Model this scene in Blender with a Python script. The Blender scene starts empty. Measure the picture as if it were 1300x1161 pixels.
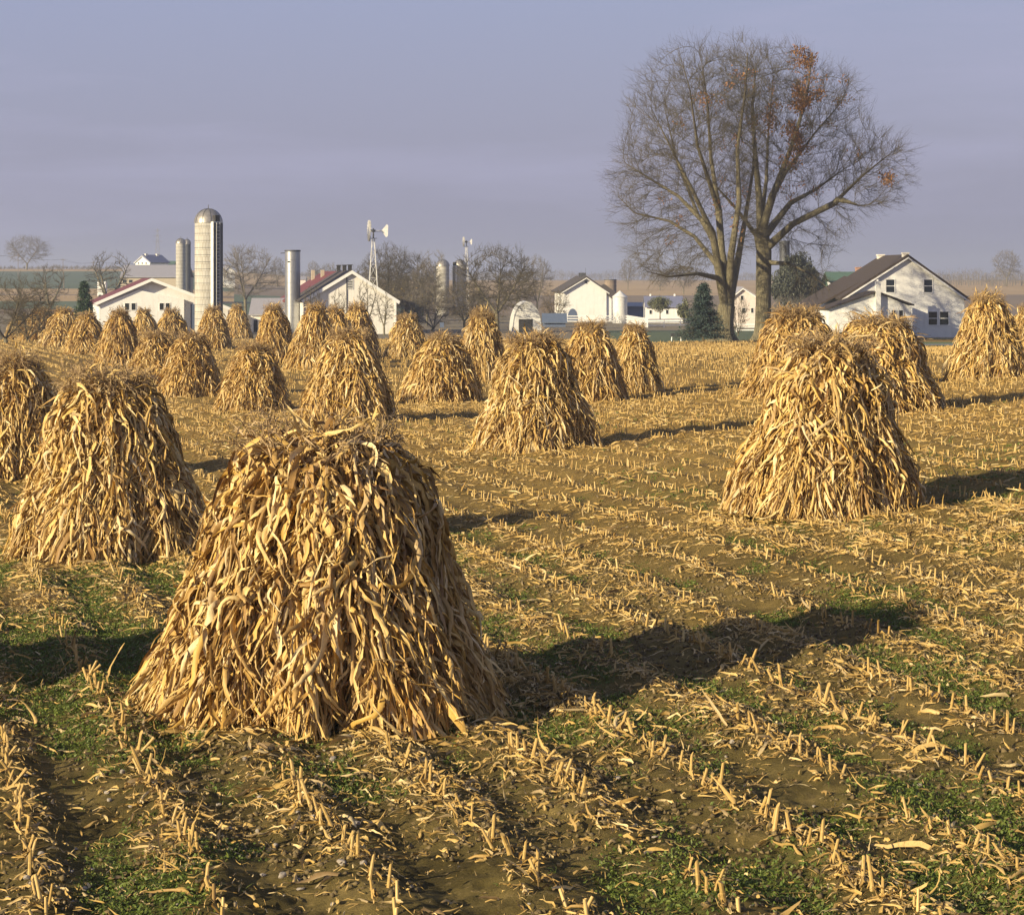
import bpy, math, random
import numpy as np
from math import radians as R_, pi
random.seed(7)
scene = bpy.context.scene
col = scene.collection
F = 2200.0; CX = 650.0; HY = 352.0; EYE = 3.5      # layout units: depth d below is in layout metres, world y = d*S
S = 3000.0/2200.0                                  # stretch from layout depth to world depth
SUN_AZ = 39.5     # light travels towards +x rotated by this angle to +y
SUN_EL = 17.5

# ------------------------------------------------------------------ numpy helpers
def vnoise(x, y, seed=0):
    xi = np.floor(x).astype(np.int64); yi = np.floor(y).astype(np.int64)
    fx = x-xi; fy = y-yi
    fx = fx*fx*(3-2*fx); fy = fy*fy*(3-2*fy)
    def h(a, b):
        n = (a*374761393 + b*668265263 + seed*974711) & 0x7fffffff
        n = ((n ^ (n >> 13))*1274126177) & 0x7fffffff
        n = ((n ^ (n >> 16))*69069+12345) & 0x7fffffff
        return (n & 0xffff)/65535.0
    return (h(xi, yi)*(1-fx)+h(xi+1, yi)*fx)*(1-fy)+(h(xi, yi+1)*(1-fx)+h(xi+1, yi+1)*fx)*fy
def fbm(x, y, seed=0, o=3):
    s = 0; a = .5; t = 0
    for k in range(o):
        s = s+a*vnoise(x*2**k+17*k, y*2**k-9*k, seed+k); t += a; a *= .5
    return s/t
def sstep(a, b, x):
    t = np.clip((x-a)/(b-a), 0, 1); return t*t*(3-2*t)
def norm(v):
    return v/np.maximum(np.linalg.norm(v, axis=-1, keepdims=True), 1e-9)

KY = np.array([-60, 0, 15, 35, 60, 90, 140, 200, 300, 400, 450, 520, 700, 900, 1100, 1600, 4000.])
KC = np.array([3.5, 3.5, 3.5, 3.56, 3.95, 4.2, 5.15, 6.4, 7.2, 7.0, 6.7, 6.0, 4.0, 2.4, 2.0, 3.0, 4.0])
KL = np.array([3.5, 3.5, 3.5, 3.6, 4.1, 4.35, 5.2, 6.4, 7.2, 6.0, 4.6, 3.3, 0.2, -4.3, -3.5, 3.0, 4.0])
def smooth_interp(y, ky, kv):
    lk = np.log(ky+70.); ly = np.log(np.clip(y, -60, 4000)+70.)
    m = np.gradient(kv, lk)
    i = np.clip(np.searchsorted(lk, ly)-1, 0, len(lk)-2)
    h = lk[i+1]-lk[i]; t = (ly-lk[i])/h
    return ((2*t**3-3*t**2+1)*kv[i]+(t**3-2*t**2+t)*h*m[i]+(-2*t**3+3*t**2)*kv[i+1]+(t**3-t**2)*h*m[i+1])
def ground(x, y):
    x = np.asarray(x, float); y = np.asarray(y, float)
    t = x/np.maximum(y, 1.)
    w = 1-sstep(-.22, -.04, t)
    d = smooth_interp(y, KY, KC)*(1-w)+smooth_interp(y, KY, KL)*w
    rise = .066*np.clip(x, 0, 16)*sstep(10, 26, y)*(1-sstep(55, 120, y))
    return EYE-d+rise
def gz(x, y): return float(ground(x, y))
def wx(px, d): return (px-CX)/F*d
def wz(py, d): return EYE-(py-HY)/F*d
def hit(px, py):
    """where the line of sight of a photo point meets the ground"""
    t = (px-CX)/F; s = (py-HY)/F
    y = np.linspace(6, 400, 6000)
    g = ground(t*y, y); z = EYE-s*y
    k = int(np.argmax(z <= g))
    return float(t*y[k]), float(y[k])
# stubble rows
RD = norm(np.array([-810/F, 1.0])); RN = np.array([RD[1], -RD[0]])
ROW0 = float(np.dot([.37, 14.5], RN)); ROWS = .9
def rowphase(x, y):
    return ((x*RN[0]+y*RN[1]-ROW0)/ROWS)

# ------------------------------------------------------------------ object helpers
def tag(o, label=None, cat=None, group=None, kind=None):
    if label: o['label'] = label
    if cat: o['category'] = cat
    if group: o['group'] = group
    if kind: o['kind'] = kind
    return o
def mesh_np(name, v, f, mat=None, smooth=False):
    me = bpy.data.meshes.new(name)
    v = np.asarray(v, np.float32); f = np.asarray(f, np.int32)
    k = f.shape[1]
    me.vertices.add(len(v)); me.vertices.foreach_set('co', v.ravel())
    me.loops.add(f.size); me.loops.foreach_set('vertex_index', f.ravel())
    me.polygons.add(len(f))
    me.polygons.foreach_set('loop_start', np.arange(0, f.size, k, dtype=np.int32))
    me.polygons.foreach_set('loop_total', np.full(len(f), k, np.int32))
    if smooth: me.polygons.foreach_set('use_smooth', np.ones(len(f), bool))
    me.update(calc_edges=True)
    if mat: me.materials.append(mat)
    return me
def link(name, me, parent=None, loc=None, rz=0, sc=None):
    o = bpy.data.objects.new(name, me); col.objects.link(o)
    if parent: o.parent = parent
    if loc is not None: o.location = loc
    o.rotation_euler[2] = rz
    if sc is not None: o.scale = sc
    return o
def thing(name, label, cat, loc, rz=0, group=None):
    o = bpy.data.objects.new(name, None); col.objects.link(o); o.empty_display_size = .3
    o.location = loc; o.rotation_euler[2] = rz
    return tag(o, label, cat, group)
def copy_tree(o, parent=None):
    c = o.copy(); col.objects.link(c)
    if parent: c.parent = parent
    for ch in o.children:
        copy_tree(ch, c)
    return c
class MB:
    def __init__(s): s.v = []; s.f = []
    def poly(s, pts, faces):
        b = len(s.v); s.v += [tuple(p) for p in pts]; s.f += [tuple(b+i for i in f) for f in faces]; return s
    def box(s, x0, x1, y0, y1, z0, z1):
        return s.poly([(x0,y0,z0),(x1,y0,z0),(x1,y1,z0),(x0,y1,z0),(x0,y0,z1),(x1,y0,z1),(x1,y1,z1),(x0,y1,z1)],
                      [(0,3,2,1),(4,5,6,7),(0,1,5,4),(1,2,6,5),(2,3,7,6),(3,0,4,7)])
    def extrude(s, prof, y0, y1):            # profile in x,z
        n = len(prof)
        return s.poly([(x,y0,z) for x,z in prof]+[(x,y1,z) for x,z in prof],
                      [tuple(range(n)), tuple(range(2*n-1,n-1,-1))]+[(i,i+n,(i+1)%n+n,(i+1)%n) for i in range(n)])
    def extrude_x(s, prof, x0, x1):          # profile in y,z
        n = len(prof)
        return s.poly([(x0,y,z) for y,z in prof]+[(x1,y,z) for y,z in prof],
                      [tuple(range(n-1,-1,-1)), tuple(range(n,2*n))]+[(i,(i+1)%n,(i+1)%n+n,i+n) for i in range(n)])
    def tube(s, p, q, r0, r1=None, n=8):
        r1 = r0 if r1 is None else r1
        p = np.array(p, float); q = np.array(q, float); d = norm(q-p)
        a = norm(np.cross(d, [0,0,1.] if abs(d[2]) < .9 else [1.,0,0])); b = np.cross(d, a)
        pts = [p+(a*math.cos(2*pi*k/n)+b*math.sin(2*pi*k/n))*r0 for k in range(n)]+[q+(a*math.cos(2*pi*k/n)+b*math.sin(2*pi*k/n))*r1 for k in range(n)]
        return s.poly(pts, [tuple(range(n)), tuple(range(2*n-1,n-1,-1))]+[(i,(i+1)%n,(i+1)%n+n,i+n)[::-1] for i in range(n)])
    def lathe(s, prof, n=32, cx=0, cy=0, a0=0, a1=2*pi):
        full = abs(a1-a0-2*pi) < 1e-6; m = n if full else n+1
        pts = [(cx+r*math.cos(a0+(a1-a0)*k/n), cy+r*math.sin(a0+(a1-a0)*k/n), z) for r, z in prof for k in range(m)]
        fs = []
        for i in range(len(prof)-1):
            for k in range(n):
                k2 = (k+1) % m
                fs.append((i*m+k, i*m+k2, (i+1)*m+k2, (i+1)*m+k))
        return s.poly(pts, fs)
    def build(s, name, mat, parent=None, smooth=False, loc=None, rz=0):
        me = bpy.data.meshes.new(name); me.from_pydata(s.v, [], s.f); me.update()
        me.materials.append(mat)
        if smooth:
            me.polygons.foreach_set('use_smooth', np.ones(len(me.polygons), bool))
        return link(name, me, parent, loc, rz)

# ------------------------------------------------------------------ materials
def new_mat(name):
    m = bpy.data.materials.new(name); m.use_nodes = True
    nt = m.node_tree; nt.nodes.clear()
    out = nt.nodes.new('ShaderNodeOutputMaterial')
    b = nt.nodes.new('ShaderNodeBsdfPrincipled'); nt.links.new(b.outputs[0], out.inputs[0])
    return m, nt, b, out
def N(nt, t, **k):
    n = nt.nodes.new(t)
    for a, v in k.items():
        if a in ('operation','blend_type','data_type','noise_dimensions','interpolation','wave_type','bands_direction','feature','vector_type','wave_profile','attribute_name','distance','attribute_type'): setattr(n, a, v)
        else: n.inputs[a].default_value = v
    return n
def ramp(nt, stops, inp, interp='LINEAR'):
    r = nt.nodes.new('ShaderNodeValToRGB'); r.color_ramp.interpolation = interp
    e = r.color_ramp.elements
    while len(e) < len(stops): e.new(.5)
    for k, (p, c) in enumerate(stops):
        e[k].position = p; e[k].color = (c[0], c[1], c[2], 1)
    nt.links.new(inp, r.inputs[0]); return r
def mixc(nt, fac, a, b, blend='MIX'):
    n = nt.nodes.new('ShaderNodeMix'); n.data_type = 'RGBA'; n.blend_type = blend
    for i, v in ((0, fac), (6, a), (7, b)):
        if hasattr(v, 'is_output') or isinstance(v, bpy.types.NodeSocket): nt.links.new(v, n.inputs[i])
        else: n.inputs[i].default_value = v if i == 0 else (*v, 1)
    return n.outputs[2]
def objcoord(nt, scale=(1,1,1)):
    tc = nt.nodes.new('ShaderNodeTexCoord'); mp = nt.nodes.new('ShaderNodeMapping')
    mp.inputs['Scale'].default_value = scale; nt.links.new(tc.outputs['Object'], mp.inputs[0]); return mp.outputs[0]
def simple(name, c1, c2, scale=3, rough=.8, bump=.2, stretch=(1,1,1), metal=0, detail=5, dist=.02):
    m, nt, b, out = new_mat(name)
    co = objcoord(nt, stretch)
    n = N(nt, 'ShaderNodeTexNoise', Scale=scale, Detail=detail, Roughness=.65); nt.links.new(co, n.inputs['Vector'])
    r = ramp(nt, [(.32, c1), (.68, c2)], n.outputs[0])
    nt.links.new(r.outputs[0], b.inputs['Base Color'])
    b.inputs['Roughness'].default_value = rough; b.inputs['Metallic'].default_value = metal
    if bump:
        bp = N(nt, 'ShaderNodeBump', Strength=bump, Distance=dist); nt.links.new(n.outputs[0], bp.inputs['Height']); nt.links.new(bp.outputs[0], b.inputs['Normal'])
    return m
def siding(name, c1, c2, pitch=.2, axis='Z', bump=.5, grime=(.45,.42,.36)):
    m, nt, b, out = new_mat(name)
    co = objcoord(nt)
    w = nt.nodes.new('ShaderNodeTexWave'); w.wave_type = 'BANDS'; w.bands_direction = axis; w.wave_profile = 'SAW'
    w.inputs['Scale'].default_value = 1/pitch/ (2*pi) * 2*pi/ (1.0) * .314/2; nt.links.new(co, w.inputs[0])
    w.inputs['Scale'].default_value = .314/pitch
    n = N(nt, 'ShaderNodeTexNoise', Scale=1.1, Detail=6, Roughness=.7); nt.links.new(co, n.inputs['Vector'])
    n2 = N(nt, 'ShaderNodeTexNoise', Scale=.35, Detail=4); nt.links.new(objcoord(nt, (6,6,1)), n2.inputs['Vector'])
    base = ramp(nt, [(.3, c1), (.7, c2)], n.outputs[0])
    st = ramp(nt, [(.52, (0,0,0)), (.8, (1,1,1))], n2.outputs[0])
    sc = N(nt, 'ShaderNodeMath', operation='MULTIPLY'); sc.inputs[1].default_value = .35; nt.links.new(st.outputs[0], sc.inputs[0])
    c = mixc(nt, sc.outputs[0], base.outputs[0], grime)
    nt.links.new(c, b.inputs['Base Color']); b.inputs['Roughness'].default_value = .6
    bp = N(nt, 'ShaderNodeBump', Strength=bump, Distance=.02); nt.links.new(w.outputs[1], bp.inputs['Height']); nt.links.new(bp.outputs[0], b.inputs['Normal'])
    return m
def leafmat(name, stops, transl=.22, streak=.35, rough=.55, varied=False):
    m, nt, b, out = new_mat(name)
    g = nt.nodes.new('ShaderNodeNewGeometry')
    r = ramp(nt, stops, g.outputs['Random Per Island'])
    co = objcoord(nt, (55, 55, 5))
    n = N(nt, 'ShaderNodeTexNoise', Scale=1.6, Detail=4, Roughness=.7); nt.links.new(co, n.inputs['Vector'])
    rr = ramp(nt, [(.32, (.38,.29,.18)), (.54, (1,1,1))], n.outputs[0])
    c = mixc(nt, streak, r.outputs[0], rr.outputs[0], 'MULTIPLY')
    oi = nt.nodes.new('ShaderNodeObjectInfo'); orr = ramp(nt, [(0, (.93,.90,.86)), (.5, (1,1,1)), (1, (.96,.97,1.0))], oi.outputs['Random'])
    c = mixc(nt, 1.0 if varied else 0.0, c, orr.outputs[0], 'MULTIPLY')
    nt.links.new(c, b.inputs['Base Color']); b.inputs['Roughness'].default_value = rough
    b.inputs['Specular IOR Level'].default_value = .35
    tr = nt.nodes.new('ShaderNodeBsdfTranslucent'); nt.links.new(c, tr.inputs[0])
    mx = nt.nodes.new('ShaderNodeMixShader'); mx.inputs[0].default_value = transl
    nt.links.new(b.outputs[0], mx.inputs[1]); nt.links.new(tr.outputs[0], mx.inputs[2]); nt.links.new(mx.outputs[0], out.inputs[0])
    return m
STRAW = [(0, (.68,.47,.17)), (.14, (.80,.62,.29)), (.26, (.52,.32,.09)), (.38, (.86,.71,.42)), (.50, (.33,.19,.06)), (.60, (.74,.53,.21)), (.74, (.64,.41,.10)), (.84,(.22,.12,.045)), (.92, (.50,.32,.11)), (1, (.66,.47,.18))]
MAT = {}
MAT['leaf'] = leafmat('dry_corn_leaf', STRAW, .11, .4, varied=True)
MAT['litter'] = leafmat('fallen_corn_leaf', [(0,(.48,.32,.095)),(.3,(.62,.43,.16)),(.5,(.32,.20,.06)),(.7,(.54,.36,.12)),(.85,(.72,.56,.29)),(1,(.18,.11,.045))], .1)
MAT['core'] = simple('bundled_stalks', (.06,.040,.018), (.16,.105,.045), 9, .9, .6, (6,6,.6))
MAT['tassel'] = leafmat('dry_tassel', [(0,(.34,.235,.12)),(.5,(.45,.32,.17)),(1,(.25,.165,.09))], .1)
MAT['stub'] = leafmat('cut_stalk', [(0,(.50,.34,.105)),(.35,(.66,.48,.20)),(.7,(.40,.25,.07)),(1,(.26,.16,.05))], 0)
MAT['bark'] = simple('tree_bark', (.085,.072,.042), (.24,.21,.13), 3.2, .95, .9, (4,4,.5), dist=.12)
MAT['twig'] = simple('tree_twigs', (.065,.055,.035), (.12,.10,.062), 2, .9, 0)
MAT['greytwig'] = simple('grey_twigs', (.13,.115,.095), (.21,.18,.14), 2, .9, 0)
MAT['yellowtwig'] = leafmat('thin_autumn_leaves', [(0,(.30,.20,.05)),(.5,(.22,.16,.05)),(1,(.36,.21,.05))], .3)
MAT['rust'] = leafmat('rust_leaves', [(0,(.32,.15,.055)),(.5,(.40,.20,.07)),(1,(.22,.105,.04))], .3)
MAT['spruce'] = leafmat('blue_spruce_needles', [(0,(.030,.052,.045)),(.5,(.055,.088,.077)),(1,(.02,.038,.032))], .05)
MAT['fir'] = leafmat('dark_needles', [(0,(.02,.045,.025)),(.5,(.035,.07,.035)),(1,(.05,.08,.04))], .05)
MAT['willow'] = leafmat('drooping_leaves', [(0,(.055,.065,.045)),(.5,(.085,.09,.06)),(1,(.04,.05,.04))], .1)
MAT['olive'] = leafmat('olive_leaves', [(0,(.13,.15,.07)),(.5,(.17,.17,.08)),(1,(.10,.11,.06))], .2)
MAT['weed'] = leafmat('green_weed', [(0,(.10,.15,.028)),(.4,(.14,.19,.032)),(.75,(.18,.21,.045)),(1,(.07,.10,.025))], .25)
MAT['stone'] = simple('field_stone', (.24,.20,.16), (.46,.40,.33), 14, .9, .5)
MAT['white'] = siding('white_siding', (.74,.73,.71), (.82,.81,.79))
MAT['barnwhite'] = siding('white_barn_boards', (.70,.66,.60), (.80,.77,.71), .35, 'X', .5)
MAT['pink'] = simple('pale_plaster', (.60,.52,.48), (.70,.62,.57), 2, .8, .1)
MAT['trim'] = simple('white_trim', (.76,.75,.73), (.82,.81,.79), 3, .5, .05)
MAT['darkroof'] = simple('dark_shingle_roof', (.045,.038,.036), (.085,.072,.066), 5, .9, .6, (1,4,4))
MAT['brownroof'] = simple('brown_shingle_roof', (.034,.025,.021), (.068,.050,.042), 6, .9, .7, (1,4,4))
MAT['redroof'] = simple('red_metal_roof', (.13,.028,.020), (.19,.045,.03), 3, .55, .15, (1,3,1))
MAT['greyroof'] = simple('grey_metal_roof', (.26,.25,.27), (.36,.35,.38), 3, .5, .2, (6,1,1))
MAT['blueroof'] = simple('slate_blue_roof', (.15,.16,.24), (.20,.21,.30), 3, .6, .2)
MAT['greenroof'] = simple('green_roof', (.07,.13,.09), (.10,.17,.12), 3, .7, .1)
MAT['brick'] = simple('old_brick', (.30,.16,.11), (.42,.25,.18), 8, .9, .3)
MAT['chimney'] = simple('painted_chimney', (.60,.56,.50), (.74,.70,.64), 7, .85, .3)
MAT['stonewall'] = simple('tan_stone_wall', (.36,.30,.22), (.50,.43,.33), 4, .9, .4)
MAT['metal'] = simple('galvanised_steel', (.30,.31,.33), (.48,.48,.48), 2.5, .38, .1, (6,6,.6), metal=.75)
MAT['dome'] = simple('silo_dome_metal', (.26,.24,.21), (.42,.39,.36), 3, .45, .1, metal=.6)
MAT['darkmetal'] = simple('dark_metal', (.05,.055,.06), (.10,.10,.11), 4, .6, .1, metal=.3)
MAT['darkvoid'] = simple('dark_opening', (.02,.02,.02), (.04,.037,.035), 3, .9, 0)
MAT['bluewall'] = simple('dark_blue_boards', (.07,.10,.17), (.10,.13,.21), 3, .7, .2, (6,1,1))
MAT['palemetal'] = simple('weathered_white_paint', (.55,.54,.52), (.75,.74,.70), 3, .5, .1)
MAT['greypaint'] = simple('worn_grey_paint', (.22,.22,.23), (.52,.51,.49), .35, .5, .1)
MAT['wood'] = simple('weathered_wood', (.16,.12,.09), (.30,.23,.17), 4, .9, .3, (3,3,.5))
MAT['steelblue'] = simple('dark_roof_panel', (.09,.12,.17), (.13,.16,.22), 3, .45, .1)
m, nt, b, out = new_mat('window_glass'); b.inputs['Base Color'].default_value = (.018,.024,.028,1); b.inputs['Roughness'].default_value = .08; MAT['glass'] = m
def stave_mat():
    m, nt, b, out = new_mat('concrete_staves')
    tc = nt.nodes.new('ShaderNodeTexCoord'); sp = nt.nodes.new('ShaderNodeSeparateXYZ'); nt.links.new(tc.outputs['Object'], sp.inputs[0])
    at = N(nt, 'ShaderNodeMath', operation='ARCTAN2'); nt.links.new(sp.outputs[1], at.inputs[0]); nt.links.new(sp.outputs[0], at.inputs[1])
    mu = N(nt, 'ShaderNodeMath', operation='MULTIPLY'); mu.inputs[1].default_value = 1.9; nt.links.new(at.outputs[0], mu.inputs[0])
    cb = nt.nodes.new('ShaderNodeCombineXYZ'); nt.links.new(mu.outputs[0], cb.inputs[0]); nt.links.new(sp.outputs[2], cb.inputs[1])
    br = nt.nodes.new('ShaderNodeTexBrick'); br.offset = .5
    for k, v in (('Scale', 1.0), ('Mortar Size', .025), ('Mortar Smooth', .3), ('Brick Width', .42), ('Row Height', .76)): br.inputs[k].default_value = v
    br.inputs['Color1'].default_value = (.42,.405,.37,1); br.inputs['Color2'].default_value = (.50,.48,.435,1); br.inputs['Mortar'].default_value = (.33,.30,.25,1)
    nt.links.new(cb.outputs[0], br.inputs[0])
    n = N(nt, 'ShaderNodeTexNoise', Scale=.9, Detail=6, Roughness=.7); nt.links.new(objcoord(nt, (3,3,.6)), n.inputs['Vector'])
    r = ramp(nt, [(.3, (.62,.58,.5)), (.6, (1,1,1))], n.outputs[0])
    nt.links.new(mixc(nt, .6, br.outputs[0], r.outputs[0], 'MULTIPLY'), b.inputs['Base Color']); b.inputs['Roughness'].default_value = .9
    bp = N(nt, 'ShaderNodeBump', Strength=.5, Distance=.03); nt.links.new(br.outputs[1], bp.inputs['Height']); bp.invert = True; nt.links.new(bp.outputs[0], b.inputs['Normal'])
    return m
MAT['stave'] = stave_mat()

# ------------------------------------------------------------------ weeds mask
def weedmask(x, y):
    a = fbm(x*.55+3, y*.30+8, 41, 4)
    b = fbm(x*2.1, y*1.7, 77, 3)
    near = 1-sstep(14, 34, y)*.88
    ph = rowphase(x, y); between = np.abs((ph-np.floor(ph))-.5)*2     # 1 on the row
    v = a*.65+b*.35-.10*between
    return sstep(.43, .57, v)*near

# ------------------------------------------------------------------ the ground, one sheet to the horizon
def make_ground():
    ys = [-60., -30., -12., -3., 3., 6., 7.5]
    y = 8.6
    while y < 70: ys.append(y); y *= 1.0042
    while y < 420: ys.append(y); y *= 1.013
    while y < 1000: ys.append(y); y *= 1.02
    while y < 4000: ys.append(y); y *= 1.10
    ys.append(4000.)
    ys = np.array(ys)
    inner = np.linspace(-.42, .42, 331)
    ts = np.concatenate([[-1.2, -.85, -.65, -.52], inner, [.52, .65, .85, 1.2]])
    Y, T = np.meshgrid(ys, ts, indexing='ij')
    X = T*np.maximum(Y, 8.) ; X = np.where(Y < 8, T*(8+np.abs(Y-8)*1.2), X)
    Z = ground(X, Y)
    fade = 1-sstep(35, 75, Y)
    infield = 1-sstep(125, 150, Y)
    ph = rowphase(X, Y)
    Z = Z + fade*(.035*np.cos(2*pi*ph)+.09*(fbm(X*1.1, Y*1.1, 5, 3)-.5)+.06*(fbm(X*4.2, Y*4.2, 9, 3)-.5)+.05*(1-sstep(14, 26, Y))*(fbm(X*13, Y*15, 19, 2)-.5))
    nr, nc = Y.shape
    v = np.stack([X, Y*S, Z], -1).reshape(-1, 3)
    i = np.arange(nr-1)[:, None]*nc+np.arange(nc-1)[None, :]
    f = np.stack([i, i+1, i+nc+1, i+nc], -1).reshape(-1, 4)
    me = mesh_np('ground', v, f, None, True)
    at = me.attributes.new('weed', 'FLOAT', 'POINT'); at.data.foreach_set('value', weedmask(v[:, 0], v[:, 1]/S).astype(np.float32))
    # --- soil, stubble field
    def fieldmat(name, near, far, weedcol, bumpd=.05):
        m, nt, b, out = new_mat(name)
        geo = nt.nodes.new('ShaderNodeNewGeometry'); sp = nt.nodes.new('ShaderNodeSeparateXYZ'); nt.links.new(geo.outputs['Position'], sp.inputs[0])
        co = objcoord(nt)
        n1 = N(nt, 'ShaderNodeTexNoise', Scale=1.4, Detail=9, Roughness=.72); nt.links.new(co, n1.inputs['Vector'])
        n2 = N(nt, 'ShaderNodeTexNoise', Scale=9., Detail=8, Roughness=.75); nt.links.new(co, n2.inputs['Vector'])
        n3 = N(nt, 'ShaderNodeTexNoise', Scale=.12, Detail=6, Roughness=.6); nt.links.new(objcoord(nt, (1,.55,1)), n3.inputs['Vector'])
        c1 = ramp(nt, near, n1.outputs[0]); c2 = ramp(nt, far, n2.outputs[0])
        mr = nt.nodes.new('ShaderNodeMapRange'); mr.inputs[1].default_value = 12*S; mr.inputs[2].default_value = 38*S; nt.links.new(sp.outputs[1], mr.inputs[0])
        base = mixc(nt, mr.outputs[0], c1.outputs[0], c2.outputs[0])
        v3 = ramp(nt, [(.3, (.72,.70,.66)), (.7, (1.15,1.12,1.08))], n3.outputs[0])
        base = mixc(nt, 1., base, v3.outputs[0], 'MULTIPLY')
        sp2 = ramp(nt, [(.60, (0,0,0)), (.66, (1,1,1))], n2.outputs[0])
        mm = N(nt, 'ShaderNodeMath', operation='MULTIPLY'); nt.links.new(sp2.outputs[0], mm.inputs[0]); mm.inputs[1].default_value = .55
        base = mixc(nt, mm.outputs[0], base, (.50,.35,.17))
        at = nt.nodes.new('ShaderNodeAttribute'); at.attribute_name = 'weed'
        wk = N(nt, 'ShaderNodeMath', operation='MULTIPLY'); nt.links.new(at.outputs['Fac'], wk.inputs[0]); 
        wr = ramp(nt, [(.40, (0,0,0)), (.56, (1,1,1))], n2.outputs[0]); nt.links.new(wr.outputs[0], wk.inputs[1])
        base = mixc(nt, wk.outputs[0], base, weedcol)
        nt.links.new(base, b.inputs['Base Color']); b.inputs['Roughness'].default_value = .95; b.inputs['Specular IOR Level'].default_value = .1
        bp = N(nt, 'ShaderNodeBump', Strength=.9, Distance=bumpd); nt.links.new(n2.outputs[0], bp.inputs['Height'])
        n5 = N(nt, 'ShaderNodeTexNoise', Scale=34., Detail=6, Roughness=.8); nt.links.new(co, n5.inputs['Vector'])
        bp2 = N(nt, 'ShaderNodeBump', Strength=.8, Distance=.018); nt.links.new(n5.outputs[0], bp2.inputs['Height']); nt.links.new(bp.outputs[0], bp2.inputs['Normal'])
        nt.links.new(bp2.outputs[0], b.inputs['Normal'])
        return m
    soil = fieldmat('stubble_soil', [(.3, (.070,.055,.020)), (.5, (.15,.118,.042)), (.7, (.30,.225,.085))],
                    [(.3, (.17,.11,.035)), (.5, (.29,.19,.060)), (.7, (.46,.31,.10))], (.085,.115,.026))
    lawn = simple('mown_grass', (.055,.085,.03), (.09,.12,.045), .9, .95, .3, (1,.4,1))
    tan = simple('tan_far_field', (.36,.235,.10), (.48,.33,.15), .05, .95, 0, (1,.3,1))
    green = simple('green_far_field', (.06,.095,.045), (.085,.125,.06), .04, .95, 0, (1,.3,1))
    brown = simple('brown_far_field', (.17,.12,.07), (.24,.17,.10), .05, .95, 0, (1,.3,1))
    yard = simple('farmyard_dirt', (.16,.12,.07), (.22,.18,.10), .4, .95, .1)
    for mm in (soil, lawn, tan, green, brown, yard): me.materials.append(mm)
    yc = .5*(Y[:-1, :-1]+Y[1:, 1:]); tc = .5*(T[:-1, :-1]+T[1:, 1:])
    xc = tc*yc
    wob = 4*np.sin(xc*.11)+2*np.sin(xc*.31+1)
    edge = 152+.05*wob
    edge = np.where(tc > .06, 133+8*sstep(.06, .14, tc), edge)
    edge = np.where(tc > .235, 152., edge)
    idx = np.zeros(yc.shape, np.int32)
    beyond = yc > edge
    idx[beyond] = 5
    idx[beyond & (tc > .055) & (yc < 215)] = 1
    idx[beyond & (yc > 330)] = 4
    yw = yc+12*np.sin(xc*.012+.6)
    L = tc < -.085
    idx[L & (yw > 360) & (yw < 405)] = 3
    idx[L & (yw >= 405) & (yw < 440)] = 2
    idx[L & (yw >= 440) & (yw < 452)] = 4
    idx[L & (yw >= 452) & (yw < 505)] = 2
    idx[L & (yw >= 505) & (yw < 800)] = 3
    idx[L & (yw >= 800)] = 2
    Cc = (tc >= -.16) & (tc < -.05)
    idx[Cc & (yw > 330) & (yw < 470)] = 3
    idx[Cc & (yw >= 470) & (yw < 620)] = 4
    idx[Cc & (yw >= 620) & (yw < 1500)] = 2
    Rr = tc >= -.05
    idx[Rr & (yw > 420) & (yw < 560)] = 4
    idx[Rr & (yw >= 560)] = 2
    idx[yc > 1500] = 4
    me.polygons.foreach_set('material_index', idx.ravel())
    g = link('ground', me); tag(g, kind='structure', label='stubble field and rolling farmland ground')
    return g
make_ground()

# road strip near the house on the right (pale lane) lies on the ground
def strip(name, t0, t1, y0, y1, mat, lift=.03):
    ts = np.linspace(t0, t1, 40); ys = np.linspace(y0, y1, 8)
    Y, T = np.meshgrid(ys, ts, indexing='ij'); X = T*Y; Z = ground(X, Y)+lift
    nr, nc = Y.shape
    i = np.arange(nr-1)[:, None]*nc+np.arange(nc-1)[None, :]
    f = np.stack([i, i+1, i+nc+1, i+nc], -1).reshape(-1, 4)
    o = link(name, mesh_np(name, np.stack([X, Y*S, Z], -1).reshape(-1, 3), f, mat, True)); tag(o, kind='structure'); return o
strip('grass_verge', .225, .45, 112, 134, simple('verge_grass', (.07,.11,.03), (.11,.15,.05), .8, .95, .3))
strip('lane', .225, .45, 119, 123, simple('grey_lane', (.22,.21,.20), (.30,.29,.28), .7, .9, .1), .07)

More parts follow.
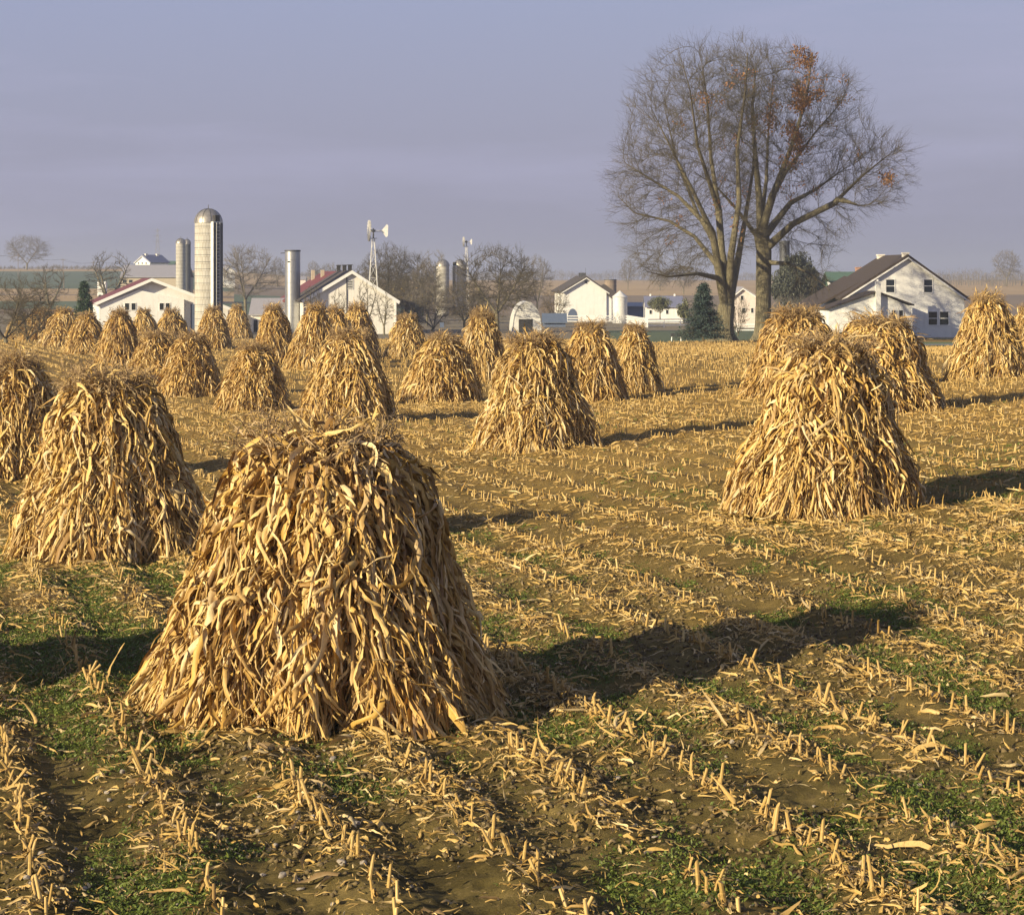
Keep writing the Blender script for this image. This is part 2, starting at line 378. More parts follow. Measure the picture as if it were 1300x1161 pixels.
# ------------------------------------------------------------------ ribbons (leaves)
def ribbons(rng, p, d, length, width, nseg, grav, curl=.25, twist=.5, fold=.3, push=None, jitter=.12, across=2):
    n = len(p); pos = p.copy(); d = norm(d)
    side = norm(np.cross(d, norm(rng.normal(size=(n, 3)))))
    V = []
    curv = rng.normal(size=(n, 3))*curl
    tw = rng.normal(size=n)*twist
    fo = fold*rng.uniform(.2, 1.6, n)*rng.choice([-1, 1], n)
    seg = (length/nseg)[:, None]
    for k in range(nseg+1):
        t = k/nseg
        w = width*1.12*(min(1, (t+.10)/.28)**.7*(1-t)**.52 if k < nseg else .04)
        w = w*rng.uniform(1-jitter*1.5, 1+jitter*1.5, n)
        nr = np.cross(side, d)
        wob = (rng.normal(size=n)*.17)[:, None]*nr*width[:, None]
        wob2 = (rng.normal(size=n)*.17)[:, None]*nr*width[:, None]
        L = pos-side*(w/2)[:, None]+wob; Rr = pos+side*(w/2)[:, None]+wob2
        if across == 2:
            C = pos+nr*(fo*w)[:, None]
            V.append(np.stack([L, C, Rr], 1))
        else:
            V.append(np.stack([L, Rr], 1))
        g = grav[:, None] if np.ndim(grav) else grav
        d = d+np.array([0, 0, -1.])*g/nseg*3+curv*(3./nseg)+rng.normal(size=(n, 3))*jitter
        d = norm(d)
        pos = pos+d*seg
        if push is not None: pos = push(pos)
        a = tw*(3./nseg)+rng.normal(size=n)*jitter
        side = norm(side-d*np.sum(side*d, 1)[:, None])
        side = norm(side*np.cos(a)[:, None]+np.cross(d, side)*np.sin(a)[:, None])
    m = across+1
    V = np.stack(V, 1)                       # n, nseg+1, m, 3
    v = V.reshape(-1, 3)
    base = (np.arange(n)*(nseg+1)*m)[:, None, None]
    kk = (np.arange(nseg)*m)[None, :, None]; mm = np.arange(across)[None, None, :]
    a = base+kk+mm
    f = np.stack([a, a+1, a+m+1, a+m], -1).reshape(-1, 4)
    return v, f
def tubes(p, q, r0, r1, n=4):
    p = np.asarray(p, float); q = np.asarray(q, float); d = norm(q-p)
    ref = np.where(np.abs(d[:, 2:3]) < .9, np.array([[0, 0, 1.]]), np.array([[1., 0, 0]]))
    a = norm(np.cross(d, ref)); b = np.cross(d, a)
    ang = np.arange(n)*2*pi/n
    ca = np.cos(ang)[None, :, None]; sa = np.sin(ang)[None, :, None]
    ring = a[:, None]*ca+b[:, None]*sa
    v = np.concatenate([p[:, None]+ring*np.asarray(r0)[:, None, None], q[:, None]+ring*np.asarray(r1)[:, None, None]], 1)
    N_ = len(p); base = (np.arange(N_)*2*n)[:, None]; k = np.arange(n)[None]; k2 = (k+1) % n
    f = np.stack([base+k, base+n+k, base+n+k2, base+k2], -1).reshape(-1, 4)
    return v.reshape(-1, 3), f
def join(*vf):
    V = []; Fc = []; o = 0
    for v, f in vf:
        V.append(v); Fc.append(f+o); o += len(v)
    return np.concatenate(V), np.concatenate(Fc)

# ------------------------------------------------------------------ corn shocks
def make_shock_parts(seed, rb, rm, rt, H, nleaf, nseg, lw, nst, ntas, gap=None):
    rng = np.random.default_rng(seed)
    ph = rng.uniform(0, 2*pi, 6); am = rng.uniform(.4, 1, 6)
    def prof(z, th):
        zz = np.clip(z/H, 0, 1.2)
        r = np.interp(zz, [0, .12, .35, .62, .85, .97, 1.08, 1.2], [rb, rb*.87, (rb+rm)/2*.96, rm*.95, (rm+rt)/2*1.04, rt*1.02, rt*.72, rt*.4])
        low = 1-.55*np.clip(zz, 0, 1)
        lump = .06*am[0]*np.cos(3*th+ph[0])+.06*am[1]*np.cos(5*th+ph[1])+.05*am[2]*np.cos(9*th+ph[2]+.8*np.sin(2*z+ph[4]))+.045*am[3]*np.cos(15*th+ph[3]+1.3*np.sin(1.7*z+ph[5]))+.03*np.cos(4.5*z+2*th+ph[1])
        r = r*(1+lump*low*1.2)
        if gap is not None:
            dd = (th-gap+pi) % (2*pi)-pi
            r = r*(1-.34*np.exp(-(dd/.14)**2)*np.clip(1-zz*1.7, 0, 1))
        return r
    # core
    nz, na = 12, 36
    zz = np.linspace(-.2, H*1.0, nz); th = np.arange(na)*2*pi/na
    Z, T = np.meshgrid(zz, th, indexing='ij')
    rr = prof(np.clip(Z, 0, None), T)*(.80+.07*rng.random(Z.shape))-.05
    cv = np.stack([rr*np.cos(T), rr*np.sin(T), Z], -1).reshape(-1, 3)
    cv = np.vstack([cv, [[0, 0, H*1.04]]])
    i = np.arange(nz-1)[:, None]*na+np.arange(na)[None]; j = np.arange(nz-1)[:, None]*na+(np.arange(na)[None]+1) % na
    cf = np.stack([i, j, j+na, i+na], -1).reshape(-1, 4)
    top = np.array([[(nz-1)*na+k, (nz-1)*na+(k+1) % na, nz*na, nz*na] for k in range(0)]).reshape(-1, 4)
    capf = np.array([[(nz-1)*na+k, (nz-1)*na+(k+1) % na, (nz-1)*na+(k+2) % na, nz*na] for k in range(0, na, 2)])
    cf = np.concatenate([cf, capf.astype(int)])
    # stalks lying along the slope
    a = rng.uniform(0, 2*pi, nst); z0 = rng.uniform(0, .25, nst)*H; z1 = z0+rng.uniform(.5, .85, nst)*H; z1 = np.minimum(z1, H*1.12)
    a2 = a+rng.normal(size=nst)*.10; off = rng.uniform(-.06, .07, nst)
    segs = []
    K = 5
    for k in range(K):
        t0, t1 = k/K, (k+1)/K
        za, zb = z0+(z1-z0)*t0, z0+(z1-z0)*t1
        aa, ab = a+(a2-a)*t0, a+(a2-a)*t1
        ra, rb_ = prof(za, aa)+off, prof(zb, ab)+off
        P = np.stack([ra*np.cos(aa), ra*np.sin(aa), za], -1); Q = np.stack([rb_*np.cos(ab), rb_*np.sin(ab), zb], -1)
        segs.append(tubes(P, Q, np.full(nst, .012), np.full(nst, .011), 5))
    sv, sf = join(*segs)
    # leaves
    def push(pos):
        r = np.hypot(pos[:, 0], pos[:, 1]); t = np.arctan2(pos[:, 1], pos[:, 0])
        pr = prof(pos[:, 2], t)-.03
        inside = (r < pr) & (pos[:, 2] < H*1.02)
        k = np.where(inside, .65*pr/np.maximum(r, .01)+.35, 1.)
        # keep hanging leaves from flying off the cone
        far = r > pr+.19
        k = np.where(far, k*.6+.4*(pr+.19)/np.maximum(r, .01), k)
        pos = pos.copy(); pos[:, 0] *= k; pos[:, 1] *= k
        pos[:, 2] = np.maximum(pos[:, 2], .015+.03*rng.random(len(pos)))
        return pos
    def starts(n, lo, hi, pw=1.0):
        a = rng.uniform(0, 2*pi, n); u = rng.uniform(0, 1, n)**pw
        z = (lo+(hi-lo)*u)*H; r = prof(z, a)+rng.uniform(-.12, .06, n)
        P = np.stack([r*np.cos(a), r*np.sin(a), z], -1)
        O = np.stack([np.cos(a), np.sin(a), np.zeros(n)], -1); Tn = np.stack([-np.sin(a), np.cos(a), np.zeros(n)], -1)
        return P, O, Tn
    packs = []
    ls = 1.0 if nseg > 5 else 1.05
    # hanging leaves down the slope
    n = int(nleaf*.42); P, O, Tn = starts(n, .12, 1.0, .85)
    D = np.array([0, 0, -1.])*1.0+O*rng.uniform(.1, 1.3, (n, 1))+Tn*rng.normal(size=(n, 1))*.5
    packs.append(ribbons(rng, P, D, rng.uniform(.35, 1.1, n)*ls, lw*rng.uniform(.25, 1.3, n), nseg, rng.uniform(.1, .9, n), .17, .9, .7, push, .15))
    # arching leaves
    n = int(nleaf*.25); P, O, Tn = starts(n, .22, 1.04, .8)
    D = np.array([0, 0, 1.])*rng.uniform(-.1, .9, (n, 1))+O*rng.uniform(.25, 1.0, (n, 1))+Tn*rng.normal(size=(n, 1))*.8
    packs.append(ribbons(rng, P, D, rng.uniform(.30, .90, n)*ls, lw*rng.uniform(.35, 1.3, n), nseg, rng.uniform(1.0, 3.2, n), .42, 1.1, .55, push, .19))
    # short curled husks
    n = int(nleaf*.05); P, O, Tn = starts(n, .20, .92)
    D = O*.7+rng.normal(size=(n, 3))*.7
    packs.append(ribbons(rng, P, D, rng.uniform(.12, .30, n)*ls, lw*rng.uniform(.8, 1.8, n), nseg, rng.uniform(.2, 1.8, n), .7, 1.2, .6, push, .18))
    # leaves bunched where the tie draws the shock in
    n = int(nleaf*.07); P, O, Tn = starts(n, .50, .66)
    D = O*rng.uniform(.5, 1.2, (n, 1))+Tn*rng.normal(size=(n, 1))*1.1+np.array([0, 0, .25])
    packs.append(ribbons(rng, P+O*.04, D, rng.uniform(.2, .5, n)*ls, lw*rng.uniform(.5, 1.5, n), nseg, rng.uniform(.5, 2.0, n), .5, 1.2, .5, push, .2))
    # long narrow strands near the foot
    n = int(nleaf*.28); P, O, Tn = starts(n, .10, .62)
    D = np.array([0, 0, -1.])+O*.6+Tn*rng.normal(size=(n, 1))*.28
    packs.append(ribbons(rng, P, D, rng.uniform(.35, 1.0, n), lw*rng.uniform(.22, .7, n), nseg, rng.uniform(.2, .7, n), .12, .5, .45, push, .12))
    # leaf tops standing in the crown
    n = int(nleaf*.11); P, O, Tn = starts(n, .84, 1.06); k = rng.uniform(.2, 1, (n, 1)); P[:, :2] *= k
    D = np.array([0, 0, 1.])+O*rng.uniform(-.1, .7, (n, 1))+Tn*rng.normal(size=(n, 1))*.4
    packs.append(ribbons(rng, P, D, rng.uniform(.18, .6, n), lw*rng.uniform(.5, 1.2, n), nseg, rng.uniform(.3, 2.8, n), .4, .9, .45, None, .18))
    lv, lf = join(*packs)
    # tassels
    a = rng.uniform(0, 2*pi, ntas); k = rng.uniform(0, 1, ntas)**.5; rr = rt*k*1.05
    P = np.stack([rr*np.cos(a), rr*np.sin(a), H*rng.uniform(.90, 1.02, ntas)], -1)
    D = np.stack([np.cos(a)*.35*k, np.sin(a)*.35*k, np.ones(ntas)], -1)+rng.normal(size=(ntas, 3))*.16
    Hh = rng.uniform(.10, .42, ntas)
    Q = P+norm(D)*Hh[:, None]
    tt = [tubes(P, Q, np.full(ntas, .007), np.full(ntas, .004), 3)]
    m = 8 if nseg > 5 else 5
    Pm = np.repeat(P+(Q-P)*.55, m, 0)+np.repeat(Q-P, m, 0)*rng.uniform(0, .45, (ntas*m, 1))
    Dm = np.repeat(norm(D), m, 0)+rng.normal(size=(ntas*m, 3))*.55
    tw = .011 if nseg > 5 else .022
    tt.append(ribbons(rng, Pm, Dm, rng.uniform(.1, .27, ntas*m), np.full(ntas*m, tw), 3, rng.uniform(.1, .9, ntas*m), .25, .5, .2, None, across=1))
    tv, tf = join(*tt)
    # tie round the shock
    zt = H*.66
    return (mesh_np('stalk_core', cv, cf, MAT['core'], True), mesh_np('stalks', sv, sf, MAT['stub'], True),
            mesh_np('leaves', lv, lf, MAT['leaf'], False), mesh_np('tassels', tv, tf, MAT['tassel'], False))
PROTO = {}
def shock_proto(key, **kw):
    PROTO[key] = (kw, make_shock_parts(**kw))
H0 = 2.25
shock_proto('a', seed=1, rb=1.38, rm=.79, rt=.54, H=H0, nleaf=9600, nseg=12, lw=.047, nst=340, ntas=140, gap=-1.35)
shock_proto('b', seed=2, rb=1.24, rm=.72, rt=.45, H=H0, nleaf=7000, nseg=10, lw=.048, nst=260, ntas=260, gap=-1.05)
shock_proto('c', seed=3, rb=1.30, rm=.74, rt=.45, H=H0, nleaf=7000, nseg=8, lw=.048, nst=260, ntas=230, gap=-1.9)
shock_proto('d', seed=4, rb=1.28, rm=.72, rt=.44, H=H0, nleaf=7000, nseg=10, lw=.048, nst=260, ntas=170)
for k, s in (('m1', 11), ('m2', 12), ('m3', 13), ('m4', 14)):
    rr = random.Random(s)
    shock_proto(k, seed=s, rb=1.22+.12*rr.random(), rm=.70+.08*rr.random(), rt=.34+.08*rr.random(), H=H0, nleaf=4900, nseg=6, lw=.054, nst=120, ntas=150, gap=rr.uniform(-3, 0))
for k, s in (('f1', 21), ('f2', 22), ('f3', 23)):
    rr = random.Random(s)
    shock_proto(k, seed=s, rb=1.14+.1*rr.random(), rm=.70+.08*rr.random(), rt=.33+.08*rr.random(), H=H0, nleaf=3300, nseg=4, lw=.064, nst=50, ntas=100, gap=rr.uniform(-3, 0))
SHOCKS = [   # px, base y, leaf-top y, base width px, variant, rotation, label
 (410, 930, 556, 470, 'a', 0, 'largest corn shock in the lower left, its loose papery leaves sharply in view'),
 (143, 713, 482, 252, 'b', 0, 'broad corn shock behind the largest one, with a dark slit low in its middle'),
 (18, 610, 458, 165, 'c', .6, 'corn shock cut by the left edge of the photo, above the broad slit shock'),
 (1045, 660, 440, 242, 'd', 0, 'tall corn shock standing foremost in the right half, long shadow to its right'),
 (680, 574, 432, 170, 'c', 2.4, 'mid-field corn shock right of centre, with its bare shadow stretching to the tall right shock'),
 (1112, 528, 407, 178, 'd', 2.6, 'corn shock just behind and right of the tall right shock, below the white house'),
 (1012, 505, 397, 142, 'b', 2.0, 'corn shock peeking out left behind the tall right shock, below the thick right tree'),
 (1254, 482, 378, 100, 'm1', 0, 'tasselled corn shock in front of the right end of the white house'),
 (1305, 468, 408, 60, 'm3', 1, 'corn shock at the right edge, mostly behind the tasselled one'),
 (750, 512, 414, 100, 'm2', 0, 'corn shock touching the right rear of the mid-field one, between two neighbours'),
 (806, 501, 416, 74, 'm3', .5, 'rightmost corn shock of the centre cluster, below the white board fence'),
 (560, 512, 428, 108, 'm4', 0, 'wide corn shock left of the centre cluster, bare ground to its left'),
 (610, 484, 398, 58, 'm1', 2, 'slim corn shock behind the gap between the two wide centre shocks, below a bare tree'),
 (517, 456, 401, 56, 'f1', 0, 'small corn shock standing alone just right of the white gabled barn'),
 (440, 536, 424, 128, 'm2', 2.2, 'brown-topped corn shock directly above the top of the largest one'),
 (322, 523, 440, 100, 'm3', 3, 'corn shock left of the brown-topped one, above the gap beside the largest shock'),
 (350, 461, 391, 60, 'm4', 1.5, 'corn shock just below the tall steel silo tube'),
 (398, 470, 389, 50, 'f2', 0, 'corn shock right of the steel silo tube, first of three before the gabled barn'),
 (425, 462, 393, 48, 'f3', 1, 'middle corn shock of the three before the gabled barn'),
 (454, 455, 388, 50, 'f1', 2, 'right corn shock of the three before the gabled barn, under its louvre window'),
 (302, 430, 389, 38, 'f2', 2, 'corn shock below the round bare tree and left of the grey-roofed shed'),
 (271, 443, 392, 46, 'f3', 2.5, 'corn shock at the foot of the tall concrete silo'),
 (240, 504, 426, 90, 'm1', 4, 'corn shock on open ground left of centre, below the dark barn doorway'),
 (200, 492, 424, 88, 'm4', 4, 'corn shock close behind the top of the broad slit shock'),
 (218, 442, 394, 48, 'f1', 4, 'corn shock right below the windows of the red-roofed barn'),
 (184, 446, 394, 48, 'f2', 4, 'corn shock left below the windows of the red-roofed barn'),
 (150, 462, 396, 56, 'f3', 4, 'corn shock before the left corner of the red-roofed barn'),
 (110, 450, 399, 58, 'f1', 5, 'corn shock right below the dark fir tree'),
 (80, 440, 393, 64, 'f2', 5, 'corn shock left of the dark fir tree, right one of the far left pair'),
 (53, 433, 393, 66, 'f3', 5, 'corn shock left one of the far left pair, before the green field strip'),
 (26, 431, 400, 60, 'f1', 6, 'farthest left corn shock, sunk beside the bare thicket'),
 (-560, 945, 560, 470, 'b', 1, 'corn shock beyond the left edge whose shadow falls into the lower left'),
]
shock_xy = []
for i, (px, py, ty, wpx, key, rz, lab) in enumerate(SHOCKS):
    # the visible foot is the near rim of the base
    x, y = hit(px, py)
    kw, parts = PROTO[key]
    rad = wpx/2*y/F
    x2, y2 = x*(1+rad*.8/S/y), y+rad*.8/S
    z = gz(x2, y2)
    top = wz(ty, y2)-z
    sx = wpx/2*y2/F/(kw['rb']+.03); sz = top/(H0*1.03)
    sz = min(max(sz, .8), 1.3)
    0 and print('SHOCK', i, 'd=%.1f' % y2, 'r=%.2f' % (sx*kw['rb']), 'h=%.2f' % top)
    sx = min(max(sx, .8*sz), 1.35*sz)
    t = thing('corn_shock', lab, 'corn shock', (x2, y2*S, z-.02), rz, 'corn shocks standing in the stubble field')
    rs = random.Random(i*7+3); t.scale = (sx*rs.uniform(.96, 1.06), sx*rs.uniform(.92, 1.06), sz); t.rotation_euler[0] = R_(rs.uniform(-2.6, 2.6)); t.rotation_euler[1] = R_(rs.uniform(-2.6, 2.6)); t.location[2] -= .07
    for me in parts: link(me.name.split('.')[0], me, t)
    shock_xy.append((x2, y2*S, sx*kw['rb'], key))

# ------------------------------------------------------------------ stubble
rngS = np.random.default_rng(99)
def in_shock(x, y, k=.92):
    m = np.zeros(len(x), bool)
    for sx, sy, sr, _ in shock_xy: m |= (x-sx)**2+(y-sy)**2 < (sr*k)**2
    return m
def field_edge(x, y):
    t = x/np.maximum(y, 1)
    e = np.where(t > .06, 133+8*sstep(.06, .14, t), 150.)
    e = np.where((t > .225), 112., e)
    return e
def gen_stubs():
    P = []
    rows = np.arange(-70, 110)
    for r in rows:
        s = np.arange(-20, 175, .120)+rngS.uniform(-.05, .05)
        s = s+rngS.normal(size=len(s))*.035
        off = ROW0+r*ROWS+rngS.normal(size=len(s))*.022+.03*np.sin(s*.5+r)
        x = off*RN[0]+s*RD[0]; y = off*RN[1]+s*RD[1]
        keep = (y > 8.8) & (np.abs(x/np.maximum(y, 1)) < .38)
        miss = fbm(s*.8, np.full(len(s), r*3.7), 3, 2)
        keep &= (miss > .35) & (rngS.random(len(s)) > .08)
        keep &= rngS.random(len(s)) > np.clip((y-50)/160, 0, .55)
        x, y = x[keep], y[keep]
        P.append(np.stack([x, y], -1))
    P = np.concatenate(P)
    P = P[~in_shock(P[:, 0], P[:, 1]*S)]
    P = P[P[:, 1] < field_edge(P[:, 0], P[:, 1])]
    return P
def surf(x, y):
    fade = 1-sstep(35, 75, y)
    return ground(x, y)+fade*(.035*np.cos(2*pi*rowphase(x, y))+.09*(fbm(x*1.1, y*1.1, 5, 3)-.5)+.06*(fbm(x*4.2, y*4.2, 9, 3)-.5)+.05*(1-sstep(14, 26, y))*(fbm(x*13, y*15, 19, 2)-.5))
ST = gen_stubs()
vis = (np.abs(ST[:, 0]/ST[:, 1]) < .296) & (ST[:, 1] > 9.6)
order = np.argsort(np.where(vis, ST[:, 1], 1e9))
near = order[:300]; rest = order[300:]
# a few individual stub meshes
def stub_mesh(seed):
    rng = np.random.default_rng(seed); m = MB()
    h = rng.uniform(.06, .17); n = 8; r = rng.uniform(.009, .013)
    lean = rng.normal(size=2)*.03; cut = rng.uniform(-.02, .02)
    prof = [(r*1.25, -.05), (r*1.15, .02), (r, .04), (r*1.12, h*.5), (r*.98, h*.54), (r*.95, h)]
    m.lathe(prof, n)
    pts = []
    for (x, y, z) in m.v:
        k = max(z, 0)/h; s = (cut*(x/r) if z > h*.95 else 0)
        pts.append((x+lean[0]*k, y+lean[1]*k, z+s))
    m.v = pts; b = len(m.v)-n
    m.f.append(tuple(range(b, b+n)))
    me = bpy.data.meshes.new('corn_stub'); me.from_pydata(m.v, [], m.f); me.update()
    # shreds of leaf sheath
    v = np.array(m.v); f = [f for f in m.f]
    p = np.array([[rng.normal()*.008, rng.normal()*.008, rng.uniform(.01, h*.6)] for _ in range(3)])
    d = rng.normal(size=(3, 3))*.5+np.array([0, 0, .6])
    rv, rf = ribbons(rng, p, d, rng.uniform(.06, .2, 3), rng.uniform(.006, .02, 3), 5, np.array([1.2, 1.8, .9]), .4, .6, .4)
    b = len(v); allv = [tuple(q) for q in v]+[tuple(q) for q in rv]; allf = f+[tuple(int(i)+b for i in q) for q in rf]
    me = bpy.data.meshes.new('corn_stub'); me.from_pydata(allv, [], allf); me.update(); me.materials.append(MAT['stub'])
    return me
SM = [stub_mesh(s) for s in range(8)]
for k in near:
    x, y = ST[k]
    o = link('corn_stub', SM[rngS.integers(8)], None, (x, y*S, float(surf(x, y))), rngS.uniform(0, 6.28))
    o.rotation_euler[0] = rngS.normal()*.12; o.rotation_euler[1] = rngS.normal()*.12
    s = rngS.uniform(.75, 1.2); o.scale = (s, s, s)
    tag(o, 'pale cut corn stalk stub standing in a stubble row in the foreground', 'corn stub', 'corn stubs standing in rows')
xy = ST[rest]; n = len(xy)
z = surf(xy[:, 0], xy[:, 1])
h = rngS.uniform(.04, .15, n)*(1+.25*sstep(30, 70, xy[:, 1])); P = np.column_stack([xy[:, 0], xy[:, 1]*S, z-.02])
Q = P+np.column_stack([rngS.normal(size=(n, 2))*.028, h+.02]); rad = rngS.uniform(.008, .013, n)*(1+.5*sstep(40, 120, xy[:, 1]))
o = link('stubble', mesh_np('stubble', *tubes(P, Q, rad*1.1, rad*.95, 5), MAT['stub'])); tag(o, 'rows of cut corn stubble over the whole field', 'stubble', kind='stuff')

# ------------------------------------------------------------------ fallen leaves and chaff
def scatter(n, y0, y1, tmax=.36, pw=1.0, seed=0, rowbias=.6, keepout=.85):
    rng = np.random.default_rng(seed)
    y = np.sqrt(rng.uniform(y0**2, y1**2, n)) if pw == 1.0 else y0*(y1/y0)**rng.uniform(0, 1, n)
    x = rng.uniform(-tmax, tmax, n)*y
    ph = rowphase(x, y); fr = np.abs(ph-np.round(ph))*2         # 0 on the row
    pr = 1-rowbias*sstep(.15, .8, fr)
    pr *= .35+.9*sstep(.35, .62, fbm(x*.9, y*.6, 61, 3))
    k = (rng.random(n) < pr) & ~in_shock(x, y*S, keepout) & (y < field_edge(x, y))
    return x[k], y[k], rng
def litter(n, y0, y1, lw, ll, nseg, seed, across=2, pw=1.0, rowbias=.6):
    x, y, rng = scatter(n, y0, y1, seed=seed, pw=pw, rowbias=rowbias)
    m = len(x); z = surf(x, y)
    a = rng.uniform(0, 2*pi, m)
    al = rng.random(m) < .35; a = np.where(al, math.atan2(RD[1], RD[0])+rng.normal(size=m)*.4, a)
    D = np.stack([np.cos(a), np.sin(a), rng.uniform(-.05, .45, m)], -1)
    P = np.stack([x, y*S, z+.015], -1)
    def push(p):
        p = p.copy(); g = surf(p[:, 0], p[:, 1]/S)+.012; p[:, 2] = np.maximum(p[:, 2], g+.02*rng.random(len(p))); return p
    return ribbons(rng, P, D, rng.uniform(*ll, m), rng.uniform(*lw, m), nseg, rng.uniform(.2, .9, m), .3, .5, .35, push, across=across)
packs = [litter(70000, 8.8, 24, (.003, .012), (.02, .10), 2, 17, rowbias=.4), litter(60000, 8.8, 24, (.006, .026), (.04, .24), 5, 1, rowbias=.85), litter(2200, 8.8, 24, (.018, .042), (.15, .42), 6, 7, rowbias=.8), litter(90000, 20, 55, (.010, .034), (.05, .30), 3, 2, rowbias=.55), ]
o = link('leaf_litter', mesh_np('leaf_litter', *join(*packs), MAT['litter'])); tag(o, 'pale fallen corn leaves strewn over the stubble rows', 'leaf litter', kind='stuff')
p3 = litter(34000, 50, 150, (.03, .07), (.12, .4), 2, 3, across=1, rowbias=.3)
o = link('far_leaf_litter', mesh_np('far_leaf_litter', *p3, MAT['litter'])); tag(o, 'fallen corn leaves on the far part of the field', 'leaf litter', kind='stuff')
# skirt of broken leaves round the near shocks
sk = []
for j, (sx, sy, sr, key) in enumerate(shock_xy[:12]):
    rng = np.random.default_rng(500+j); m = 420 if j == 0 else 240
    a = rng.uniform(0, 2*pi, m); r = sr*rng.uniform(.9, 1.28, m)
    x = sx+r*np.cos(a); y = sy+r*np.sin(a); P = np.stack([x, y, surf(x, y/S)+.02], -1)
    b = rng.uniform(0, 2*pi, m); D = np.stack([np.cos(b), np.sin(b), rng.uniform(0, .5, m)], -1)
    sk.append(ribbons(rng, P, D, rng.uniform(.08, .42, m), rng.uniform(.008, .045, m), 5, rng.uniform(.3, .9, m), .3, .5, .35, lambda p: np.column_stack([p[:, :2], np.maximum(p[:, 2], surf(p[:, 0], p[:, 1]/S)+.012)])))
o = link('shock_litter', mesh_np('shock_litter', *join(*sk), MAT['litter'])); tag(o, 'broken corn leaves fallen round the feet of the shocks', 'leaf litter', kind='stuff')
# weeds
def weeds(n, y0, y1, size, seed):
    rng = np.random.default_rng(seed)
    y = np.sqrt(rng.uniform(y0**2, y1**2, n)); x = rng.uniform(-.34, .34, n)*y
    k = rng.random(n) < weedmask(x, y)*.95
    k &= ~in_shock(x, y*S, .9)
    x, y = x[k], y[k]; m = len(x)
    q = 5
    x = np.repeat(x, q)+rng.normal(size=m*q)*.03; y = np.repeat(y, q)+rng.normal(size=m*q)*.03
    P = np.stack([x, y*S, surf(x, y)+.003+rng.uniform(0, .03, m*q)], -1)
    D = rng.normal(size=(m*q, 3)); D[:, 2] = np.abs(D[:, 2])*.6+.1
    return ribbons(rng, P, D, rng.uniform(.6, 1.3, m*q)*size, rng.uniform(.3, .7, m*q)*size, 2, .6+0*x, .2, .3, .2, None, across=1)
def blades(n, y0, y1, seed):
    rng = np.random.default_rng(seed)
    y = np.sqrt(rng.uniform(y0**2, y1**2, n)); x = rng.uniform(-.34, .34, n)*y
    k = (rng.random(n) < .15+.85*weedmask(x, y)) & (fbm(x*1.7, y*1.9, 33, 3) > .5) & ~in_shock(x, y*S, .9); x, y = x[k], y[k]; m = len(x); q = 9
    x = np.repeat(x, q)+rng.normal(size=m*q)*.018; y = np.repeat(y, q)+rng.normal(size=m*q)*.014
    P = np.stack([x, y*S, surf(x, y)], -1); D = rng.normal(size=(m*q, 3))*.6; D[:, 2] = 1
    return ribbons(rng, P, D, rng.uniform(.03, .11, m*q), rng.uniform(.003, .006, m*q), 3, rng.uniform(.4, 1.4, m*q), .2, .3, .2, None, across=1)
o = link('weeds', mesh_np('weeds', *join(blades(9000, 8.8, 22, 9), weeds(90000, 8.8, 22, .030, 5), weeds(42000, 22, 48, .05, 6)), MAT['weed'])); tag(o, 'low green chickweed in patches between the stubble rows', 'weeds', kind='stuff')
def clods(n, seed):
    rng = np.random.default_rng(seed)
    y = np.sqrt(rng.uniform(8.8**2, 20**2, n)); x = rng.uniform(-.34, .34, n)*y
    k = fbm(x*1.3, y, 88, 3) > .44; x, y = x[k], y[k]; m = len(x); r = rng.uniform(.006, .028, m)**1.0
    o = np.array([[1,0,0],[0,1,0],[-1,0,0],[0,-1,0],[0,0,.8],[0,0,-.8]], float)
    v = o[None]*r[:, None, None]*rng.uniform(.6, 1.3, (m, 6, 1))+rng.normal(size=(m, 6, 3))*r[:, None, None]*.25+np.stack([x, y*S, surf(x, y)+r*.25], -1)[:, None]
    f = np.array([[0,1,4],[1,2,4],[2,3,4],[3,0,4],[1,0,5],[2,1,5],[3,2,5],[0,3,5]])
    return v.reshape(-1, 3), (f[None]+(np.arange(m)*6)[:, None, None]).reshape(-1, 3)
o = link('soil_clods', mesh_np('soil_clods', *clods(26000, 4), simple('soil_crumb', (.07,.050,.022), (.20,.145,.065), 20, .95, .3))); tag(o, 'crumbs and clods of brown soil between the rows', 'soil', kind='stuff')
# stones
def stone_mesh(seed):
    rng = np.random.default_rng(seed); import bmesh
    bm = bmesh.new(); bmesh.ops.create_icosphere(bm, subdivisions=3, radius=1)
    s = rng.uniform(.6, 1.1, 3)
    pl = norm(rng.normal(size=(7, 3))); cut = rng.uniform(.55, .85, 7)
    for v in bm.verts:
        c = np.array(v.co)
        for a, b in zip(pl, cut):
            e = float(c@a)-b
            if e > 0: c = c-a*e*.85
        v.co = c*s*np.array([1, 1, .65])
    me = bpy.data.meshes.new('stone'); bm.to_mesh(me); bm.free(); me.materials.append(MAT['stone']); return me
STN = [stone_mesh(s) for s in range(5)]
rng = np.random.default_rng(12)
for k in range(90):
    if k < 60:
        px = rng.uniform(0, 480); py = rng.uniform(945, 1155)
    else:
        px = rng.uniform(0, 1300); py = 1160-rng.random()**.7*330
    x, y = hit(px, py)
    if in_shock(np.array([x]), np.array([y*S]), 1.0)[0]: continue
    s = rng.uniform(.010, .034)
    o = link('stone', STN[rng.integers(5)], None, (x, y*S, float(surf(x, y))+s*.3), rng.uniform(0, 6), (s, s, s))
    tag(o, 'small pale stone lying on the soil of the foreground', 'stone', 'pale stones on the soil')

